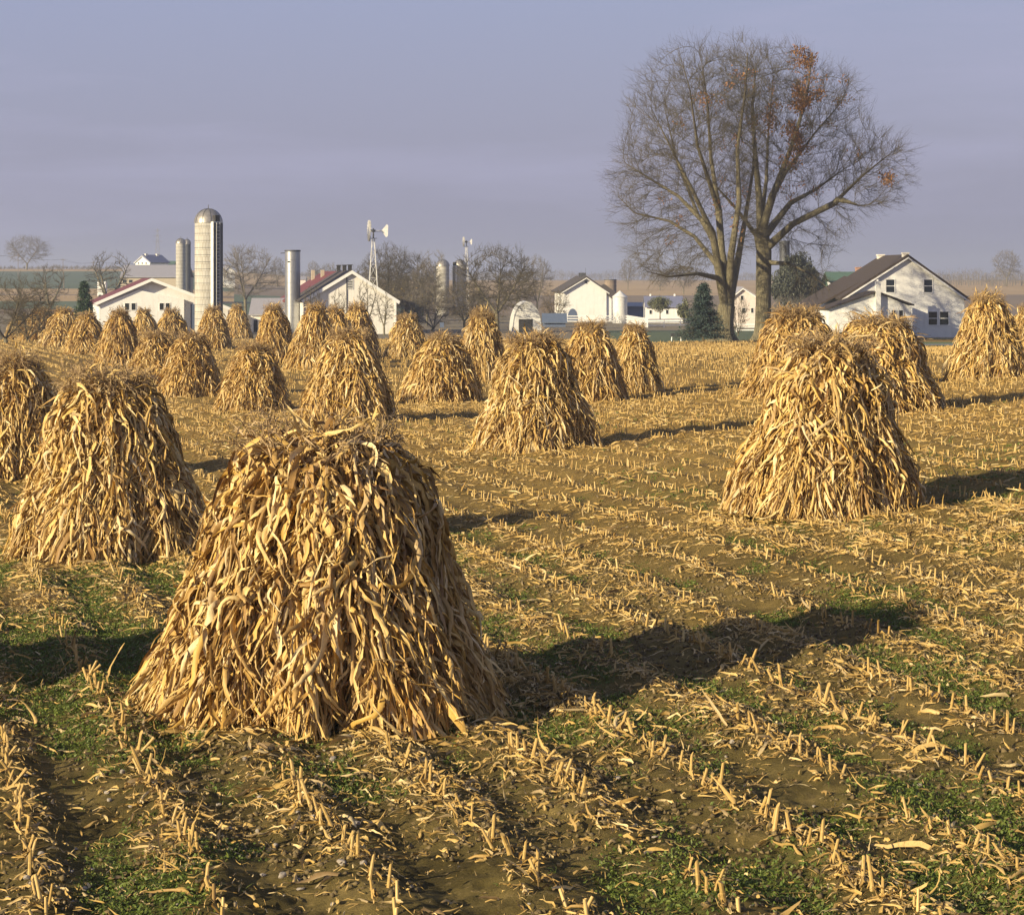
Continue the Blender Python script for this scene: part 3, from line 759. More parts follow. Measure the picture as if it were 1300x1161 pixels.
# ------------------------------------------------------------------ trees
def colonize(nodes, parents, attr, D, kill, infl, iters, rng, tropism=(0, 0, .14)):
    nodes = [np.array(p, float) for p in nodes]; parents = list(parents)
    A = attr.copy(); NP = np.array(nodes)
    d2 = np.full(len(A), 1e18); near = np.zeros(len(A), int)
    def upd(start):
        nonlocal d2, near
        new = NP[start:]
        for c in range(0, len(new), 400):
            dd = ((A[:, None]-new[None, c:c+400])**2).sum(-1)
            j = dd.argmin(1); dm = dd[np.arange(len(A)), j]
            b = dm < d2; d2[b] = dm[b]; near[b] = j[b]+start+c
    upd(0)
    tried = {}
    for it in range(iters):
        if len(A) == 0: break
        act = d2 < infl**2
        if not act.any(): break
        dirs = norm(A[act]-NP[near[act]])
        S = np.zeros((len(NP), 3)); np.add.at(S, near[act], dirs)
        idx = np.unique(near[act])
        pd = np.where((np.array(parents)[idx] >= 0)[:, None], NP[idx]-NP[np.maximum(np.array(parents)[idx], 0)], 0); dn = norm(norm(S[idx])+.95*norm(pd+1e-6)+np.array(tropism)+rng.normal(size=(len(idx), 3))*.10)
        newp = NP[idx]+dn*D
        ok = np.array([tried.get(i, 0) < 4 for i in idx])
        for i in idx: tried[i] = tried.get(i, 0)+1
        if not ok.any(): break
        start = len(NP); NP = np.vstack([NP, newp[ok]]); parents += list(idx[ok])
        upd(start)
        keep = d2 > kill**2
        A = A[keep]; d2 = d2[keep]; near = near[keep]
    return NP, np.array(parents)
def radii(NP, par, tip, ex, fixed=None):
    n = len(NP); acc = np.zeros(n); r = np.zeros(n)
    for i in range(n-1, -1, -1):
        r[i] = tip if acc[i] == 0 else acc[i]**(1/ex)
        if fixed is not None and i in fixed: r[i] = max(r[i], fixed[i])
        if par[i] >= 0: acc[par[i]] += r[i]**ex
    return r
def twigs(NP, par, r, rng, rmax, per, ln, tr, sub=2):
    idx = np.where((r < rmax) & (par >= 0))[0]; idx = np.repeat(idx, per); n = len(idx)
    d0 = norm(NP[idx]-NP[par[idx]]); P = NP[idx]-d0*rng.uniform(0, .4, (n, 1))
    cen = np.array([NP[:, 0].mean(), NP[:, 1].mean(), NP[:, 2].max()*.45]); D = norm(.7*d0+.75*norm(NP[idx]-cen)+rng.normal(size=(n, 3))*.36+np.array([0, 0, .15])); L = rng.uniform(*ln, n)[:, None]
    M = P+D*L*.5; D2 = norm(D+rng.normal(size=(n, 3))*.3); Q = M+D2*L*.5
    out = [tubes(P, M, np.full(n, tr), np.full(n, tr*.75), 3), tubes(M, Q, np.full(n, tr*.75), np.full(n, tr*.35), 3)]
    if sub:
        B = np.repeat(P, sub, 0)+np.repeat(M-P, sub, 0)*rng.uniform(.3, 1.6, (n*sub, 1))
        Ds = norm(np.repeat(D, sub, 0)+rng.normal(size=(n*sub, 3))*.6)
        E = B+Ds*np.repeat(L, sub, 0)*rng.uniform(.3, .6, (n*sub, 1))
        out.append(tubes(B, E, np.full(n*sub, tr*.6), np.full(n*sub, tr*.3), 3))
    return join(*out)
def limb_nodes(pts, start_parent, nodes, parents, D):
    """adds a polyline of nodes; returns index of the last"""
    pts = [np.array(p, float) for p in pts]; par = start_parent
    first = True
    for a, b in zip(pts[:-1], pts[1:]):
        L = np.linalg.norm(b-a); k = max(1, int(round(L/D)))
        for j in range(1, k+1):
            nodes.append(a+(b-a)*j/k); parents.append(par); par = len(nodes)-1
    return par
def tree_object(name, label, cat, loc, NP, par, r, rng, thick, tw, mat_b, mat_t, group=None, extra=None):
    t = thing(name, label, cat, loc, 0, group)
    e = par >= 0
    idx = np.where(e)[0]
    big = idx[r[idx] > thick]; small = idx[r[idx] <= thick]
    parts = []
    v, f = tubes(NP[par[big]], NP[big]+norm(NP[big]-NP[par[big]])*.02, np.minimum(r[par[big]], r[big]*1.25), r[big], 9)
    link('trunk', mesh_np('trunk', v, f, mat_b, True), t)
    v, f = tubes(NP[par[small]], NP[small], np.minimum(r[par[small]], r[small]*1.3), r[small], 4)
    link('branches', mesh_np('branches', *join((v, f), tw), mat_t), t)
    return t
def ellipsoid_pts(rng, n, c, rad, shell=.35):
    u = norm(rng.normal(size=(n, 3))); s = (rng.uniform(shell**3, 1, n)**(1/3.))[:, None]
    return np.array(c)+u*s*np.array(rad)

def big_tree(label, px, py, d, limbs, blobs, seed, trunk_r, tips, group, leaves=None):
    rng = np.random.default_rng(seed)
    x0 = wx(px, d); z0 = gz(x0, d)
    def W(p, q, dy=0): return np.array([wx(p, d)-x0, dy, wz(q, d)-z0])
    nodes = [np.array([0, 0, -.3])]; parents = [-1]
    ids = {}
    for key, start, pts in limbs:
        if start is None: P0 = nodes[0]; sp = 0
        else:
            tgt = W(*pts[0]); base = range(len(nodes))
            cand = np.array(nodes); sp = int(np.argmin(((cand-tgt)**2).sum(1))); P0 = nodes[sp]
        q = [P0]+[W(*p)+rng.normal(size=3)*np.array([.12, .12, .08]) for p in pts[(0 if start is None else 1):]]
        ids[key] = (len(nodes), limb_nodes(q, sp, nodes, parents, .5))
    A = []
    for (bx, by, rx, ry, dy, rd, n) in blobs:
        c = W(bx, by, dy); m = d/F
        A.append(ellipsoid_pts(rng, n, c, (rx*m, rd, ry*m), .30))
    A = np.concatenate(A)
    nseed = len(nodes)
    NP, par = colonize(nodes, parents, A, .55, .80, 5.5, 90, rng)
    fx = {}
    for key, (i0, i1) in ids.items():
        w0, w1 = (trunk_r*.62, trunk_r*.55) if key == 't' else ((.37, .04) if len(key) == 2 and key[1] in '1234' else (.23, .03))
        for i in range(i0, i1+1): fx[i] = w0+(w1-w0)*((i-i0)/max(1, i1-i0))**.8
    r = radii(NP, par, tips, 2.6, fx)
    r = np.minimum(r, trunk_r*.75)
    # trunk flare
    zt = NP[:, 2]; k = r > trunk_r*.55
    tw = twigs(NP, par, r, rng, .035, 3, (.6, 1.9), .0095, 2)
    t = tree_object('old_tree', label, 'tree', (x0, d*S, z0), NP, par, r, rng, .10, tw, MAT['bark'], MAT['twig'], group)
    print('TREE nodes', len(NP), 'trunk r', r[0:3], 'twig faces', len(tw[1]))
    # flared, ribbed foot of the trunk
    na, nz = 40, 14; zz = np.linspace(-.3, 3.0, nz); th = np.arange(na)*2*pi/na
    Z, T = np.meshgrid(zz, th, indexing='ij'); q = np.clip(Z, 0, 3)
    fl = np.exp(-q/.55); rr = trunk_r*(.66+.62*fl+.05*np.exp(-q/2))*(1+(.05+.16*fl)*np.cos(5*T+seed)+(.03+.06*fl)*np.cos(9*T+1.3*seed)+.03*np.cos(14*T+Z))
    rr = np.where(Z > 2.9, rr*.9, rr)
    ax = np.array([W(*limbs[0][2][0])[0], 0]); tx = W(*limbs[0][2][1])[0]; tz = max(W(*limbs[0][2][1])[2], .5)
    cxx = ax[0]+(tx-ax[0])*np.clip(Z, 0, 3)/tz
    i = np.arange(nz-1)[:, None]*na+np.arange(na)[None]; j = np.arange(nz-1)[:, None]*na+(np.arange(na)[None]+1) % na
    link('trunk_foot', mesh_np('trunk_foot', np.stack([cxx+rr*np.cos(T), rr*np.sin(T), Z], -1).reshape(-1, 3), np.stack([i, j, j+na, i+na], -1).reshape(-1, 4), MAT['bark'], True), t)
    if leaves:
        P = []
        for (lx, ly, rx, ry, n, dy) in leaves:
            c = W(lx, ly, dy); mm = d/F
            near = NP[(((NP-c)/np.array([rx*mm, 4.0, ry*mm]))**2).sum(1) < 1]
            near = near if len(near) > 3 else NP[np.argsort(((NP-c)**2).sum(1))[:6]]
            n = int(n*(1.5 if ly < 80 else 2.4)); sub = near[rng.integers(len(near), size=max(3, n//14))]; P.append(sub[rng.integers(len(sub), size=n)]+rng.normal(size=(n, 3))*.25)
        P = np.concatenate(P); n = len(P)
        v, f = ribbons(rng, P, rng.normal(size=(n, 3))-np.array([0, 0, .5]), rng.uniform(.13, .24, n), rng.uniform(.09, .16, n), 2, .4+0*P[:, 0], .3, .4, .2, None, across=1)
        link('rust_leaves', mesh_np('rust_leaves', v, f, MAT['rust']), t)
    return t, NP, par, r
big_tree('broad old bare tree, left of the pair, its thick pale trunk forking low', 916, 434, 138,
    [('t', None, [(917, 434, 0), (920, 405, 0), (924, 388, 0)]),
     ('l1', 't', [(922, 395, 0), (914, 348, -1), (904, 298, -1.5), (880, 245, -3), (850, 195, -4), (828, 152, -4.5)]),
     ('l2', 't', [(924, 388, 0), (918, 325, .5), (914, 260, 1), (905, 200, 1), (898, 130, 0), (890, 85, 0)]),
     ('l3', 't', [(924, 388, 0), (930, 325, -1), (934, 258, -2), (935, 190, -2), (940, 120, -3), (944, 72, -3)]),
     ('l4', 't', [(924, 388, 0), (940, 335, 1.5), (950, 280, 3), (962, 215, 4), (968, 150, 5)]),
     ('l5', 'l1', [(911, 335, -1), (882, 300, 1), (850, 280, 3), (812, 268, 5), (786, 248, 5.5)]),
     ('l6', 'l1', [(902, 292, -1.5), (862, 250, 0), (825, 225, 1), (795, 205, 2)]),
     ('l7', 't', [(912, 355, -1), (880, 345, -3), (845, 352, -5), (815, 345, -6)]),
     ('l8', 'l2', [(918, 325, .5), (890, 270, 4), (868, 200, 5), (850, 130, 6)]),
     ('l9', 'l2', [(914, 270, 1), (885, 190, -3), (868, 120, -5), (862, 90, -5)])],
    [(880, 170, 92, 108, 0, 7.5, 2500), (840, 235, 66, 80, 0, 6.5, 1100), (920, 120, 60, 68, 0, 6, 900), (855, 325, 55, 36, -1, 5.5, 450), (915, 290, 60, 55, 0, 5, 350)],
    31, .98, .012, 'old trees beside the lawn', leaves=[(860, 150, 12, 10, 16, 0), (940, 100, 14, 10, 30, -2), (905, 262, 14, 10, 14, -2), (932, 292, 10, 10, 14, -3), (925, 180, 12, 12, 24, -2), (845, 250, 12, 10, 10, -3), (900, 130, 25, 14, 50, 0), (930, 235, 20, 30, 35, 0), (870, 300, 40, 30, 15, 0), (905, 120, 20, 14, 35, -3)])
big_tree('tall old bare tree, right of the pair, with rust-coloured leaves in its upper right', 968, 428, 143,
    [('t', None, [(968, 428, 0), (968, 370, 0), (967, 315, 0), (967, 290, 0)]),
     ('r1', 't', [(967, 295, 0), (963, 250, 1), (960, 195, 1.5), (958, 135, 1), (962, 80, 1)]),
     ('r2', 't', [(967, 295, 0), (980, 250, -1), (998, 190, -2), (1014, 130, -2.5), (1026, 78, -3)]),
     ('r3', 't', [(967, 318, 0), (1008, 285, -1), (1050, 258, -2), (1092, 224, -2), (1122, 200, -2)]),
     ('r4', 't', [(968, 300, 0), (1008, 258, 2), (1042, 236, 4), (1082, 212, 5)]),
     ('r5', 't', [(966, 310, 0), (935, 268, -2), (905, 238, -3), (878, 220, -4)]),
     ('r6', 't', [(968, 335, 0), (1000, 335, -2), (1025, 350, -3), (1045, 368, -4)]),
     ('r7', 'r2', [(980, 250, -1), (1000, 215, 1), (1042, 165, 3), (1078, 125, 4)]),
     ('r8', 't', [(967, 290, 0), (975, 230, 3), (985, 160, 5), (990, 90, 5)]),
     ('r9', 'r3', [(1062, 250, -2), (1090, 262, -3)])],
    [(990, 165, 75, 105, 0, 7.5, 2000), (1045, 170, 60, 85, 0, 6.5, 1000), (965, 110, 45, 55, 1, 6, 600), (1098, 222, 55, 55, -1, 5.5, 900), (1110, 195, 42, 28, -1, 4, 350), (1020, 290, 60, 40, -1, 5, 330), (1022, 352, 30, 22, -2, 3, 110), (990, 250, 60, 60, 0, 5, 350)],
    32, .86, .012, 'old trees beside the lawn', leaves=[(1060, 150, 12, 10, 20, 2), (1085, 195, 10, 8, 14, -2), (1000, 240, 14, 10, 24, -2), (970, 110, 12, 10, 24, 0), (1012, 75, 16, 9, 230, -2.5), (1030, 66, 18, 6, 110, -3), (1022, 120, 16, 12, 260, -2), (1005, 135, 12, 14, 200, -2), (1000, 170, 22, 20, 260, -1),
      (1012, 100, 10, 24, 130, -2), (1022, 180, 14, 14, 120, 0), (982, 150, 10, 20, 110, 0), (978, 160, 8, 14, 60, 1), (1118, 229, 12, 6, 90, -2), (1040, 238, 8, 8, 30, 3), (1078, 120, 10, 10, 40, 4), (1000, 205, 24, 12, 110, -1), (955, 150, 16, 16, 50, 1), (1052, 92, 6, 6, 20, -3)])

# generic bare trees: variants reused for the background
def bare_variant(seed, h, w, trunk_h, nat, D=.55, tip=.02, per=3, tl=(.5, 1.4), tr=.016, thick=.10, forks=3):
    rng = np.random.default_rng(seed)
    nodes = [np.array([0, 0, -.3])]; parents = [-1]
    e = limb_nodes([nodes[0], (rng.normal()*.15, rng.normal()*.15, trunk_h)], 0, nodes, parents, D)
    for k in range(forks):
        a = 2*pi*k/forks+rng.uniform(-.4, .4); s = w*.22
        limb_nodes([nodes[e], (math.cos(a)*s, math.sin(a)*s, trunk_h+(h-trunk_h)*.35), (math.cos(a)*s*1.8, math.sin(a)*s*1.8, trunk_h+(h-trunk_h)*.7)], e, nodes, parents, D)
    c = (0, 0, trunk_h+(h-trunk_h)*.50)
    A = ellipsoid_pts(rng, nat, c, (w/2, w/2, (h-trunk_h)*.5), .3)
    A = np.concatenate([A, ellipsoid_pts(rng, nat//3, (w*.15, 0, c[2]-h*.1), (w/2*1.05, w/2*.9, h*.22), .3)])
    NP, par = colonize(nodes, parents, A, D, D*1.35, D*10, 60, rng)
    r = radii(NP, par, tip, 2.1)
    tw = twigs(NP, par, r, rng, .06, per, tl, tr, 2)
    return NP, par, r, tw, thick, h
V = {'round': bare_variant(51, 10, 9, 2.2, 900), 'tall': bare_variant(52, 13, 8, 2.5, 1000, forks=4), 'wide': bare_variant(53, 9, 10, 1.6, 900, forks=4),
     'open': bare_variant(54, 10, 7.5, 1.8, 260, tip=.04, per=2, tl=(.4, 1.0)), 'bush': bare_variant(55, 5, 6, .3, 500, D=.4, forks=6, tip=.014, tr=.010, tl=(.4, 1.0))}
VM = {}
for k, (NP, par, r, tw, thick, h) in V.items():
    idx = np.where(par >= 0)[0]; big = idx[r[idx] > thick]; small = idx[r[idx] <= thick]
    tr = mesh_np('trunk', *tubes(NP[par[big]], NP[big], np.minimum(r[par[big]], r[big]*1.25), r[big], 7), MAT['bark'], True)
    for mat in ('twig', 'greytwig'):
        br = mesh_np('branches', *join(tubes(NP[par[small]], NP[small], np.minimum(r[par[small]], r[small]*1.3), r[small], 3), tw), MAT[mat])
        VM[k, mat] = (tr, br, h, NP)
def bare(px, py_top, d, key, label, mat='greytwig', rz=0, wf=1.0, name='bare_tree', group='bare trees round the farms', yl=0, py_base=None):
    x = wx(px, d); z = gz(x, d) if py_base is None else wz(py_base, d)
    tr, br, h, NP = VM[key, mat]
    t = thing(name, label, 'tree', (x, d*S, z), rz, group)
    s = (wz(py_top, d)-z)/(h+.5); t.scale = (s*wf, s*wf, s)
    link('trunk', tr, t); link('branches', br, t)
    if yl:
        rng = np.random.default_rng(int(px)); n = yl
        P = NP[rng.integers(len(NP)//4, len(NP), size=n)]+rng.normal(size=(n, 3))*.35
        link('autumn_leaves', mesh_np('autumn_leaves', *ribbons(rng, P, rng.normal(size=(n, 3)), rng.uniform(.12, .22, n), rng.uniform(.07, .14, n), 2, .4+0*P[:, 0], .3, .4, .2, None, across=1), MAT['yellowtwig']), t)
    return t
bare(34, 297, 850, 'wide', 'lone dark bare tree on the crest of the left hill', rz=1, wf=1.1)
bare(138, 313, 330, 'open', 'sparse bare tree with crooked limbs beside the dark fir', 'twig', rz=.5, wf=1.0)
bare(62, 330, 300, 'open', 'thin bare tree left of the fir, before the green hill', 'twig', rz=2.5, wf=.9)
bare(312, 309, 330, 'round', 'round bare tree between the two silos', rz=0, wf=.95)
bare(352, 325, 600, 'tall', 'faint bare tree left of the steel silo tube', rz=1, wf=.8)
bare(398, 330, 640, 'tall', 'faint bare tree right of the steel silo tube', rz=2, wf=.8)
bare(422, 333, 420, 'wide', 'bare tree behind the vents of the gabled barn', rz=3, wf=.9)
bare(492, 305, 260, 'tall', 'tall brown bare tree just right of the windmill', 'twig', rz=.4, wf=1.0)
bare(516, 318, 262, 'round', 'bare tree between the windmill and the twin silos', 'twig', rz=1.4, wf=1.1, yl=60)
bare(542, 328, 250, 'tall', 'bare tree left of the twin silos', 'greytwig', rz=2.4, wf=.8, yl=200)
bare(552, 312, 460, 'open', 'thin far bare tree rising behind the twin silos', rz=3.4, wf=.8)
bare(590, 352, 215, 'wide', 'low bare tree with yellow leaves in front of the twin silos', 'twig', rz=4.4, wf=.9, yl=900)
bare(632, 308, 200, 'round', 'full bare tree with dark trunk left of the arched shed', 'twig', rz=5, wf=1.05, yl=50)
bare(396, 358, 184, 'open', 'bare sapling before the left half of the gabled barn', 'twig', rz=.7, wf=.55, name='sapling', group='saplings before the gabled barn')
bare(430, 362, 185, 'open', 'small bare sapling under the louvre of the gabled barn', 'twig', rz=2.7, wf=.5, name='sapling', group='saplings before the gabled barn')
bare(466, 350, 184, 'open', 'tallest bare sapling before the right half of the gabled barn', 'twig', rz=4, wf=.55, name='sapling', group='saplings before the gabled barn')
bare(488, 366, 183, 'open', 'rightmost bare sapling before the corner of the gabled barn', 'twig', rz=5.3, wf=.6, name='sapling', group='saplings before the gabled barn')
bare(478, 330, 285, 'wide', 'spreading bare tree behind the right slope of the gabled barn', 'twig', rz=1.2, wf=1.0)
bare(530, 345, 236, 'wide', 'low spreading bare tree left of the yellow-leaved one', 'twig', rz=2.2, wf=1.0, yl=80)
bare(655, 338, 290, 'round', 'bare tree behind the top of the arched shed', 'twig', rz=3.3, wf=1.0)
bare(508, 355, 215, 'bush', 'scrubby bare thicket right of the gabled barn', 'twig', rz=.7, wf=1.3, yl=60, name='bare_thicket')
bare(545, 362, 212, 'bush', 'scrubby thicket below the left one of the twin silos', 'greytwig', rz=1.9, wf=1.3, yl=150, name='bare_thicket')
bare(612, 372, 230, 'bush', 'yellow-leaved thicket behind the slim corn shock', 'twig', rz=2.9, wf=1.3, yl=600, name='bare_thicket')
bare(682, 322, 340, 'tall', 'grey bare tree behind the arched shed', rz=2, wf=.9)
bare(705, 366, 262, 'bush', 'yellowish bush at the left wall of the white ridge-roofed barn', 'twig', rz=4, wf=.7, yl=900, name='yellow_bush')
bare(797, 327, 640, 'tall', 'slim bare tree on the tan field behind the round white bin', rz=4, wf=.8)
bare(838, 340, 620, 'wide', 'low bare tree on the tan field left of the old pair', rz=5, wf=.9)
bare(868, 335, 560, 'round', 'bare tree on the tan field seen under the left old tree', rz=5.5, wf=.9)
bare(936, 372, 175, 'bush', 'slender bare sapling between the two old trunks', 'twig', rz=2, wf=.5, name='sapling')
bare(1278, 316, 720, 'round', 'lone bare tree at the right skyline', rz=1, wf=.85)
bare(1095, 338, 600, 'wide', 'faint bare tree behind the brown roof of the white house', rz=2, wf=.8)
bare(1005, 372, 190, 'bush', 'bare thicket right of the right old trunk', 'greytwig', rz=3, wf=1.2, name='bare_thicket')
bare(8, 345, 135, 'bush', 'leafless thicket at the left edge of the field', 'twig', rz=3.2, wf=1.2, name='bare_thicket')
bare(40, 372, 140, 'bush', 'arching bare shrub in the left thicket', 'twig', rz=5.2, wf=1.2, name='bare_thicket')
bare(284, 340, 560, 'round', 'bare tree right of the tall concrete silo', rz=5.2, wf=1.0)
bare(222, 366, 330, 'bush', 'bare scrub behind the roof of the red-roofed barn', rz=5.2, wf=1.7, name='bare_thicket')

# ------------------------------------------------------------------ leafy crowns
def crown_cards(rng, P, size, mat, name, parent, down=.3):
    n = len(P)
    v, f = ribbons(rng, P, rng.normal(size=(n, 3))-np.array([0, 0, down]), rng.uniform(.7, 1.4, n)*size, rng.uniform(.4, .8, n)*size, 2, .5+0*P[:, 0], .3, .4, .25, None, across=1)
    return link(name, mesh_np(name, v, f, mat), parent)
def conifer(px, pt, d, wpx, label, mat, seed, pb=None):
    rng = np.random.default_rng(seed); x = wx(px, d); z = gz(x, d)
    h = wz(pt, d)-z; R = wpx/2*d/F
    t = thing('conifer', label, 'tree', (x, d*S, z), 0)
    m = MB(); m.tube((0, 0, -.2), (0, 0, h*.95), .035*h*.6, .01, 9); m.build('trunk', MAT['bark'], t, True)
    nb = 300; u = rng.uniform(0, 1, nb)**.8; zz = h*(.10+.87*(1-u)); a = rng.uniform(0, 2*pi, nb)
    rr = R*(u*.95+.05)*rng.uniform(.62, 1.12, nb)
    P0 = np.stack([0*a, 0*a, zz], -1); tip = np.stack([np.cos(a)*rr, np.sin(a)*rr, zz-rr*.22+.1*rr**2/R*1.2], -1)
    link('branches', mesh_np('branches', *tubes(P0, tip, np.full(nb, .02), np.full(nb, .006), 4), MAT['bark']), t)
    k = 46; s = rng.uniform(.2, 1.03, (nb*k, 1)); P = np.repeat(P0, k, 0)*(1-s)+np.repeat(tip, k, 0)*s
    P = P+rng.normal(size=P.shape)*np.array([.11, .11, .06])*h/4.5
    D = norm(np.repeat(tip-P0, k, 0))+rng.normal(size=P.shape)*.5+np.array([0, 0, -.15])
    n = len(P)
    v, f = ribbons(rng, P, D, rng.uniform(.10, .22, n)*h/4.5, rng.uniform(.035, .07, n)*h/4.5, 2, .2+0*P[:, 0], .2, .3, .3, None, across=1)
    link('needles', mesh_np('needles', v, f, mat), t); return t
conifer(893, 357, 134, 74, 'plump blue-green spruce left of the old trunks', MAT['spruce'], 71)
conifer(107, 355, 165, 40, 'dark pointed fir left of the red-roofed barn', MAT['fir'], 72)
def leafy(px, pt, pb, d, wpx, label, mat, seed, n, size, name='leafy_tree', droop=0, trunk=.3, nc=26):
    rng = np.random.default_rng(seed); x = wx(px, d); z = gz(x, d) if pb is None else wz(pb, d)
    h = wz(pt, d)-z; R = wpx/2*d/F
    t = thing(name, label, 'tree', (x, d*S, z), 0)
    m = MB(); m.tube((0, 0, -.3), (0, 0, h*.6), .03*h, .012*h, 9)
    cl = []
    for k in range(nc):
        c = ellipsoid_pts(rng, 1, (0, 0, h*(trunk+(1-trunk)*.52)), (R*.78, R*.78, h*(1-trunk)*.40), .3)[0]; c[:2] *= ((1.35-1.05*c[2]/h) if droop else 1.0); cl.append(c)
        m.tube((0, 0, h*rng.uniform(.25, .5)), c, .009*h, .003*h, 5)
    m.build('trunk', MAT['bark'], t, True)
    P = np.concatenate([ellipsoid_pts(rng, n//nc, c, np.array([R*.34, R*.34, h*(1-trunk)*.17])*rng.uniform(.7, 1.2), .1) for c in cl])
    crown_cards(rng, P, size, mat, 'crown', t, .3+droop); return t
leafy(838, 375, 403, 262, 34, 'small rounded olive tree before the blue-roofed white cottage', MAT['olive'], 81, 3800, .18, 'round_tree', trunk=.25, nc=40)
leafy(1012, 322, 400, 235, 78, 'dark weeping evergreen right of the right old trunk', MAT['willow'], 82, 30000, .30, 'weeping_tree', 1.2, trunk=.05, nc=75)
leafy(868, 378, 408, 250, 18, 'grey-green shrub at the corner of the blue-roofed cottage', MAT['olive'], 83, 1200, .3, 'round_shrub', trunk=.05)

# far woods as masses
def woods(name, label, t0, t1, d, hpx, seed, n=120, dens=70):
    rng = np.random.default_rng(seed); P = []; tb = []
    for k in range(n):
        t = t0+(t1-t0)*(k+rng.random())/n; dd = d*rng.uniform(.93, 1.07); x = t*dd; z = gz(x, dd)
        h = hpx*rng.uniform(.55, 1.1)/F*dd*(.7+.5*vnoise(np.array(t*45.), np.array(seed*1.), 3))
        w = h*rng.uniform(.35, .5)
        tb.append((x, dd*S, z, h))
        m = dens
        c = np.array([x, dd*S, z+h*.55]); P.append(ellipsoid_pts(rng, m, c, (w, w, h*.5), .2))
    P = np.concatenate(P); n2 = len(P)
    D = rng.normal(size=(n2, 3)); D[:, 2] = np.abs(D[:, 2])+.8
    L = rng.uniform(1.2, 3.2, n2)*d/1500
    a = ribbons(rng, P, D, L, np.full(n2, .16*d/1500), 2, .0+0*L, .2, .2, .1, None, across=1)
    tb = np.array(tb)
    b = tubes(tb[:, :3]-[0, 0, .5], np.column_stack([tb[:, :2], tb[:, 2]+tb[:, 3]*.7]), np.full(len(tb), .22), np.full(len(tb), .08), 4)
    o = link(name, mesh_np(name, *join(a, b), MAT['greytwig'])); tag(o, label, 'woods', kind='stuff')
woods('right_skyline_woods', 'bare grey woods along the right skyline behind the white house', .235, .36, 760, 24, 91, 110, 130)
woods('centre_skyline_woods', 'blue-grey line of woods on the horizon behind the tan fields', -.06, .22, 1450, 12, 92, 230, 70)
woods('left_skyline_woods', 'dark line of woods on the crest of the left hill', -.34, -.19, 1000, 3.5, 93, 150, 50)
woods('silo_skyline_woods', 'far woods behind the silos', -.19, -.06, 1300, 9, 94, 130, 70)
woods('old_tree_woods', 'brown scrub behind the old trees', .065, .165, 330, 20, 95, 60, 150)

# ------------------------------------------------------------------ buildings
class Bld:
    def __init__(s, name, label, cat, px, d, yaw=0, group=None, pyb=None):
        s.d = d; s.px = px; s.x = wx(px, d); s.z = gz(s.x, d) if pyb is None else wz(pyb, d)
        s.t = thing(name, label, cat, (s.x, d*S, s.z), R_(yaw), group); s.k = 1/math.cos(R_(yaw))
    def X(s, px): return (px-s.px)*s.d/F*s.k
    def Z(s, py): return wz(py, s.d)-s.z
    def part(s, m, name, mat, smooth=False, label=None):
        o = m.build(name, mat, s.t, smooth)
        if label: o['label'] = label
        return o
    def gable(s, xl, xr, xc, yl, yr, yc, L, wall, roofm, oh=.35, th=.16, y0=0, ybase=-2.5, eo=.35, wallname='wall', roofl=None, barge=False):
        XL, XR, XC = s.X(xl), s.X(xr), s.X(xc); ZL, ZR, ZC = s.Z(yl), s.Z(yr), s.Z(yc)
        m = MB(); m.extrude([(XL, ybase), (XR, ybase), (XR, ZR), (XC, ZC), (XL, ZL)], y0, y0+L); w = s.part(m, wallname, MAT[wall])
        r = None
        for (xe, ze, nm) in ((XL, ZL, 'l'), (XR, ZR, 'r')):
            dx, dz = xe-XC, ze-ZC; ln = math.hypot(dx, dz); ux, uz = dx/ln, dz/ln
            ex, ez = xe+ux*eo, ze+uz*eo
            nx, nz = (-uz, ux) if ux > 0 else (uz, -ux)
            if nz < 0: nx, nz = -nx, -nz
            g = .015
            a = (XC+ux*.0, ZC+g); b_ = (ex+nx*g, ez+nz*g); c = (ex+nx*(g+th), ez+nz*(g+th)); dd = (XC, ZC+g+th/abs(nz))
            m = MB(); m.extrude([a, b_, c, dd], y0-oh, y0+L+oh)
            rm = roofl if (roofl and nm == 'l') else roofm
            r = s.part(m, 'roof', MAT[rm])
            # barge board
            m = MB(); q = .14
            m.extrude([(XC, ZC+g-q), (ex, ez-q), (ex+nx*(g+th)+ux*.03, ez+nz*(g+th)+.0), (XC, ZC+g+th/abs(nz)+.004)] if barge else [(XC, ZC+g-q), (ex, ez-q), (b_[0], b_[1]), a], y0-oh-.05, y0-oh-.003 if barge else y0-oh+.02) ; o = m.build('barge_board', MAT['trim'], r)
        return w, (XL, XR, XC, ZL, ZR, ZC)
    def window(s, x, y, w, h, y0=0, two=True, mat='trim', parent=None):
        cx, cz = s.X(x), s.Z(y); W, H_ = w*s.d/F*s.k, h*s.d/F; f = min(.09, W*.12)
        m = MB()
        for b in ((cx-W/2-f, cx-W/2, cz-H_/2-f, cz+H_/2+f), (cx+W/2, cx+W/2+f, cz-H_/2-f, cz+H_/2+f), (cx-W/2, cx+W/2, cz+H_/2, cz+H_/2+f), (cx-W/2, cx+W/2, cz-H_/2-f, cz-H_/2)):
            m.box(b[0], b[1], y0-.05, y0+.05, b[2], b[3])
        if two: m.box(cx-W/2, cx+W/2, y0-.04, y0-.012, cz-.03, cz+.03)
        o = s.part(m, 'window', MAT[mat])
        g = MB(); g.box(cx-W/2, cx+W/2, y0-.011, y0+.03, cz-H_/2, cz+H_/2); g.build('pane', MAT['glass'], o)
        return o
    def chimney(s, x0, x1, yt, yb, ya, yb2, mat='chimney', name='chimney'):
        m = MB(); X0, X1 = s.X(x0), s.X(x1); zt, zb = s.Z(yt), s.Z(yb)
        m.box(X0, X1, ya, yb2, zb, zt-.12); m.box(X0-.06, X1+.06, ya-.06, yb2+.06, zt-.12, zt)
        return s.part(m, name, MAT[mat])
